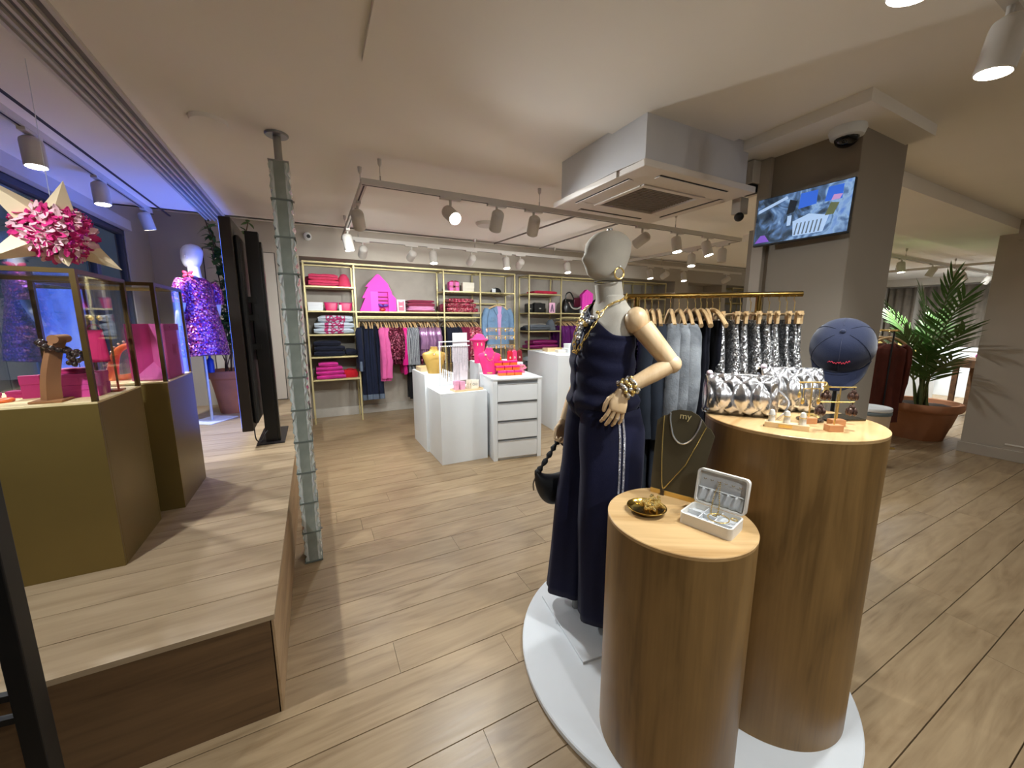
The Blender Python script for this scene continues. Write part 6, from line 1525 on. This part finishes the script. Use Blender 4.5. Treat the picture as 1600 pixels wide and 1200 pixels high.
for k in range(7): pic('picture_shape', [(-.015 + .02 * k, -.115), (-.008 + .02 * k, -.115), (.0 + .02 * k, -.045), (-.006 + .02 * k, -.045)], e5, .001)
pic('picture_shape', [(.13, -.03), (.17, -.03), (.19, .03), (.15, .04)], em('tv_olive', (.10, .12, .06, 1)))
pic('picture_shape', [(.15, .05), (.19, .05), (.2, .075), (.16, .08)], em('tv_pink', (.45, .25, .5, 1)), .0005)
dc = thing('dome_camera', 'white dome security camera under the pillar collar', 'security camera', (2.50, 1.12, 2.495))
MB().lathe([(.001, 0), (.075, 0), (.078, -.015), (.068, -.045), (.05, -.05)], 28).build('housing', M_WHITE, dc)
MB().ball((0, 0, -.048), .052, .052, .045).build('dome', plain('smoked_dome', rgb(16, 14, 14), .08), dc)
jb2 = thing('junction_box', 'white cable box with a small black sensor beside the pillar top', 'junction box', (2.50, 1.62, 2.36))
MB().box(-.05, .06, -.06, .05, 0, .13).build('box', M_LAMPW, jb2, smooth=False, bevel=.004); MB().box(-.04, .05, -.05, .04, -.045, 0).build('sensor', M_BLACK, jb2, smooth=False, bevel=.004)
sp = thing('wall_sensor', 'small black sensor on a white bracket left of the television', 'sensor', (2.50, 1.66, 2.2))
MB().box(-.04, .04, -.03, .03, .0, .1).build('bracket', M_LAMPW, sp, smooth=False, bevel=.004); MB().ball((-.03, -.02, -.02), .028).build('eye', M_BLACK, sp)

# ================================================================ palm
M_TER2 = plain('terracotta_palm_pot', rgb(176, 120, 84), .8, 0, .08, 6, .1)
M_PALM = plain('palm_leaf', rgb(84, 122, 58), .45, 0, .25, 5)
pa = thing('potted_palm', 'yucca-like palm in a wide terracotta pot by the right pillar', 'potted plant', (7.12, 1.97, 0))
k_ = .40
MB().lathe([(.26, 0), (.265, .015), (.30, .16), (.305, .17), (.31, .18), (.35, .36), (.36, .37), (.385, .385), (.40, .41), (.40, .46), (.385, .485), (.35, .48), (.33, .43), (.001, .43)], 44).build('pot', M_TER2, pa)
MB().lathe([(.001, .435), (.30, .435), (.335, .43)], 32).ngrid(.012, 14).build('soil', M_SOIL, pa)
rs = random.Random(21)
M_RACH = plain('palm_stem', rgb(96, 108, 58), .6, 0, .2, 12)
LEAF = MB().grid(lambda u, v: ((u - .5) * 2 * .016 * math.sin(PI * min(1, .10 + v * .9)) ** .8, v, -.16 * v * v - abs(u - .5) * .012), 2, 5).mesh('leaflet', M_PALM)
tips = [(-.3, .62, 1.42), (-.22, .40, 1.72), (.0, .16, 1.85), (-.08, -.12, 2.02), (-.56, -.36, 1.78), (-.62, -.42, 1.42), (-.6, -.36, 1.08), (-.2, .42, 1.05), (.4, .1, 1.55), (-.45, .12, 1.35), (-.4, -.1, 1.12), (.25, .5, 1.6)]
for ti, tp_ in enumerate(tips):
    b0 = Vector((rs.uniform(-.07, .07), rs.uniform(-.07, .07), .43)); tp_ = Vector(tp_)
    mid = Vector((tp_.x * .28, tp_.y * .28, .43 + (tp_.z - .43) * .62)); pts = spl([b0, mid, tp_], 10)
    st_ = MB().tube(pts, [.014 - .011 * i / len(pts) for i in range(len(pts))], 8).build('frond', M_RACH, pa)
    n0 = int(len(pts) * .42)
    for i in range(n0, len(pts)):
        d = (pts[min(i + 1, len(pts) - 1)] - pts[i - 1]).normalized(); side = d.cross(Vector((0, 0, 1))).normalized(); nrm = side.cross(d)
        for s_ in (-1, 1):
            f_ = (i - n0) / (len(pts) - n0); ang_ = R(58 - 38 * f_ + rs.uniform(-6, 6)); L = (.34 - .10 * f_) * rs.uniform(.85, 1.1)
            yd = (d * math.cos(ang_) + side * s_ * math.sin(ang_) + nrm * .18).normalized(); zd = (nrm - yd * nrm.dot(yd)).normalized(); xd = yd.cross(zd)
            o = bpy.data.objects.new('leaflet', LEAF); COL.objects.link(o); o.parent = st_
            o.matrix_local = T(*pts[i]) @ Matrix((xd, yd, zd)).transposed().to_4x4() @ Matrix.Diagonal((1, L, L, 1))

# ================================================================ far right of the shop
bn_ = thing('waste_bin', 'cream bin with grey rim behind the pillar', 'bin', (5.25, 1.82, 0))
MB().lathe([(.001, 0), (.14, 0), (.15, .02), (.17, .55), (.172, .56)], 28).build('body', plain('cream_plastic', rgb(206, 186, 160), .5), bn_)
for z in (.57, .61): MB().lathe([(.172, z - .018), (.176, z - .012), (.176, z + .012), (.172, z + .018), (.16, z)], 28).build('rim_band', plain('band_grey', rgb(110, 122, 126), .4) if z < .6 else M_WHITE, bn_)
m_brown = F('brown_wool', rgb(86, 40, 30))
cr = thing('coat_rail', 'rail with brown coats behind the pillar', 'clothes rack', (6.2, 2.35, 0), R(60))
MB().cyl((-.5, 0, 1.42), (.3, 0, 1.42), .012).build('rail', M_BRASS, cr)
for x in (-.45, .25): MB().cyl((x, 0, 0), (x, 0, 1.42), .008).build('post', M_BLACK, cr); MB().box(x - .02, x + .02, -.2, .2, 0, .02).build('foot', M_BRASS, cr, smooth=False)
bc = garment('brown_coat', 'brown coat hanging beside the palm', 'coat', 'top', .95, m_brown, .2, .04, 1.3, .7, seed=70, group='brown coats beside the palm')
for k in range(5):
    x, y = 6.2 + math.cos(R(60)) * (-.4 + .12 * k), 2.35 + math.sin(R(60)) * (-.4 + .12 * k)
    if k == 0: bc.location = (x, y, 1.4); bc.rotation_euler = (0, 0, R(60))
    else: dup(bc, (x, y, 1.4), R(60 + 4 * k))
def counter(label, x0, x1, y0, y1, h, items=True):
    t = thing('white_counter', label, 'counter', ((x0 + x1) / 2, (y0 + y1) / 2, 0)); a, b = (x1 - x0) / 2, (y1 - y0) / 2
    MB().box(-a + .03, a - .03, -b + .03, b - .03, 0, h - .04).build('body', M_WHITE, t, smooth=False, bevel=.003)
    MB().box(-a, a, -b, b, h - .04, h).build('top', M_WHITE, t, smooth=False, bevel=.003)
    MB().box(-a, a, -b - .004, -b, h - .06, h - .04).build('wood_edge', M_PALE, t, smooth=False)
counter('white counter with jewellery cards behind the palm', 10.0, 11.0, 2.85, 4.4, .92)
counter('farther white counter near the end wall', 11.6, 12.5, 2.0, 3.2, .98)
tb = thing('rustic_table', 'dark rustic wooden table by the right pillar', 'table', (9.6, 1.95, 0))
MB().box(-.45, .45, -.3, .3, .80, .92).build('top', wood('rustic_wood', rgb(70, 48, 32), rgb(120, 86, 56), 'X', .7, 0, 1, .3), tb, smooth=False, bevel=.006)
for x in (-.4, .4):
    for y in (-.25, .25): MB().box(x - .03, x + .03, y - .03, y + .03, 0, .8).build('leg', MATS['rustic_wood'], tb, smooth=False)
rs = random.Random(4)
for k in range(9):
    x, y = 10.1 + .1 * (k % 3) + rs.uniform(-.02, .02), 2.95 + .15 * k
    t = thing('jewellery_stand', 'small gold and white jewellery stand on the white counter behind the palm', 'jewellery stand', (x, y, .92), R(-75 + rs.uniform(-15, 15)), 'jewellery stands on the far counter')
    MB().box(-.05, .05, -.03, .03, 0, .015).build('base', M_PALE, t, smooth=False)
    MB().box(-.045, .045, .0, .006, .015, .18 + .05 * (k % 3)).build('card', M_CARD if k % 2 else plain('gold_card', rgb(220, 196, 120), .4), t, smooth=False)
    MB().tube(arc((0, -.004, .11), .02, PI, 2 * PI, 10), .003, 6).build('necklace', M_BRASS, t)
tag(MB().ball((9.55, 2.05, .97), .07, .05, .05).build('pink_ornament', M_MAGX if False else M_PINK), 'pink ornament on the rustic table', 'ornament')
tag(MB().lathe([(.05, 0), (.07, .02), (.075, .05), (.07, .05), (.05, .02), (.001, .015)], 20, (9.75, 1.9, .92)).build('white_bowl', M_WHITE), 'white bowl on the rustic table', 'bowl')
for k in range(5):
    tag(MB().grid(lambda u, v: (13.2 + .03 * math.sin(u * 19 + k), 1.55 + k * .62 + .5 * u, .05 + 2.3 * v), 24, 2).build('hanging_drape', fabric('taupe_drape', rgb(132, 122, 110), .9, 120), solid=.01, angle=80), ('taupe drape panel nearest the right pillar', 'second taupe drape panel behind the palm', 'third taupe drape panel behind the palm', 'fourth taupe drape panel behind the palm', 'last taupe drape panel next to the pillar with the television')[k], 'drape', 'drapes on the far end wall')
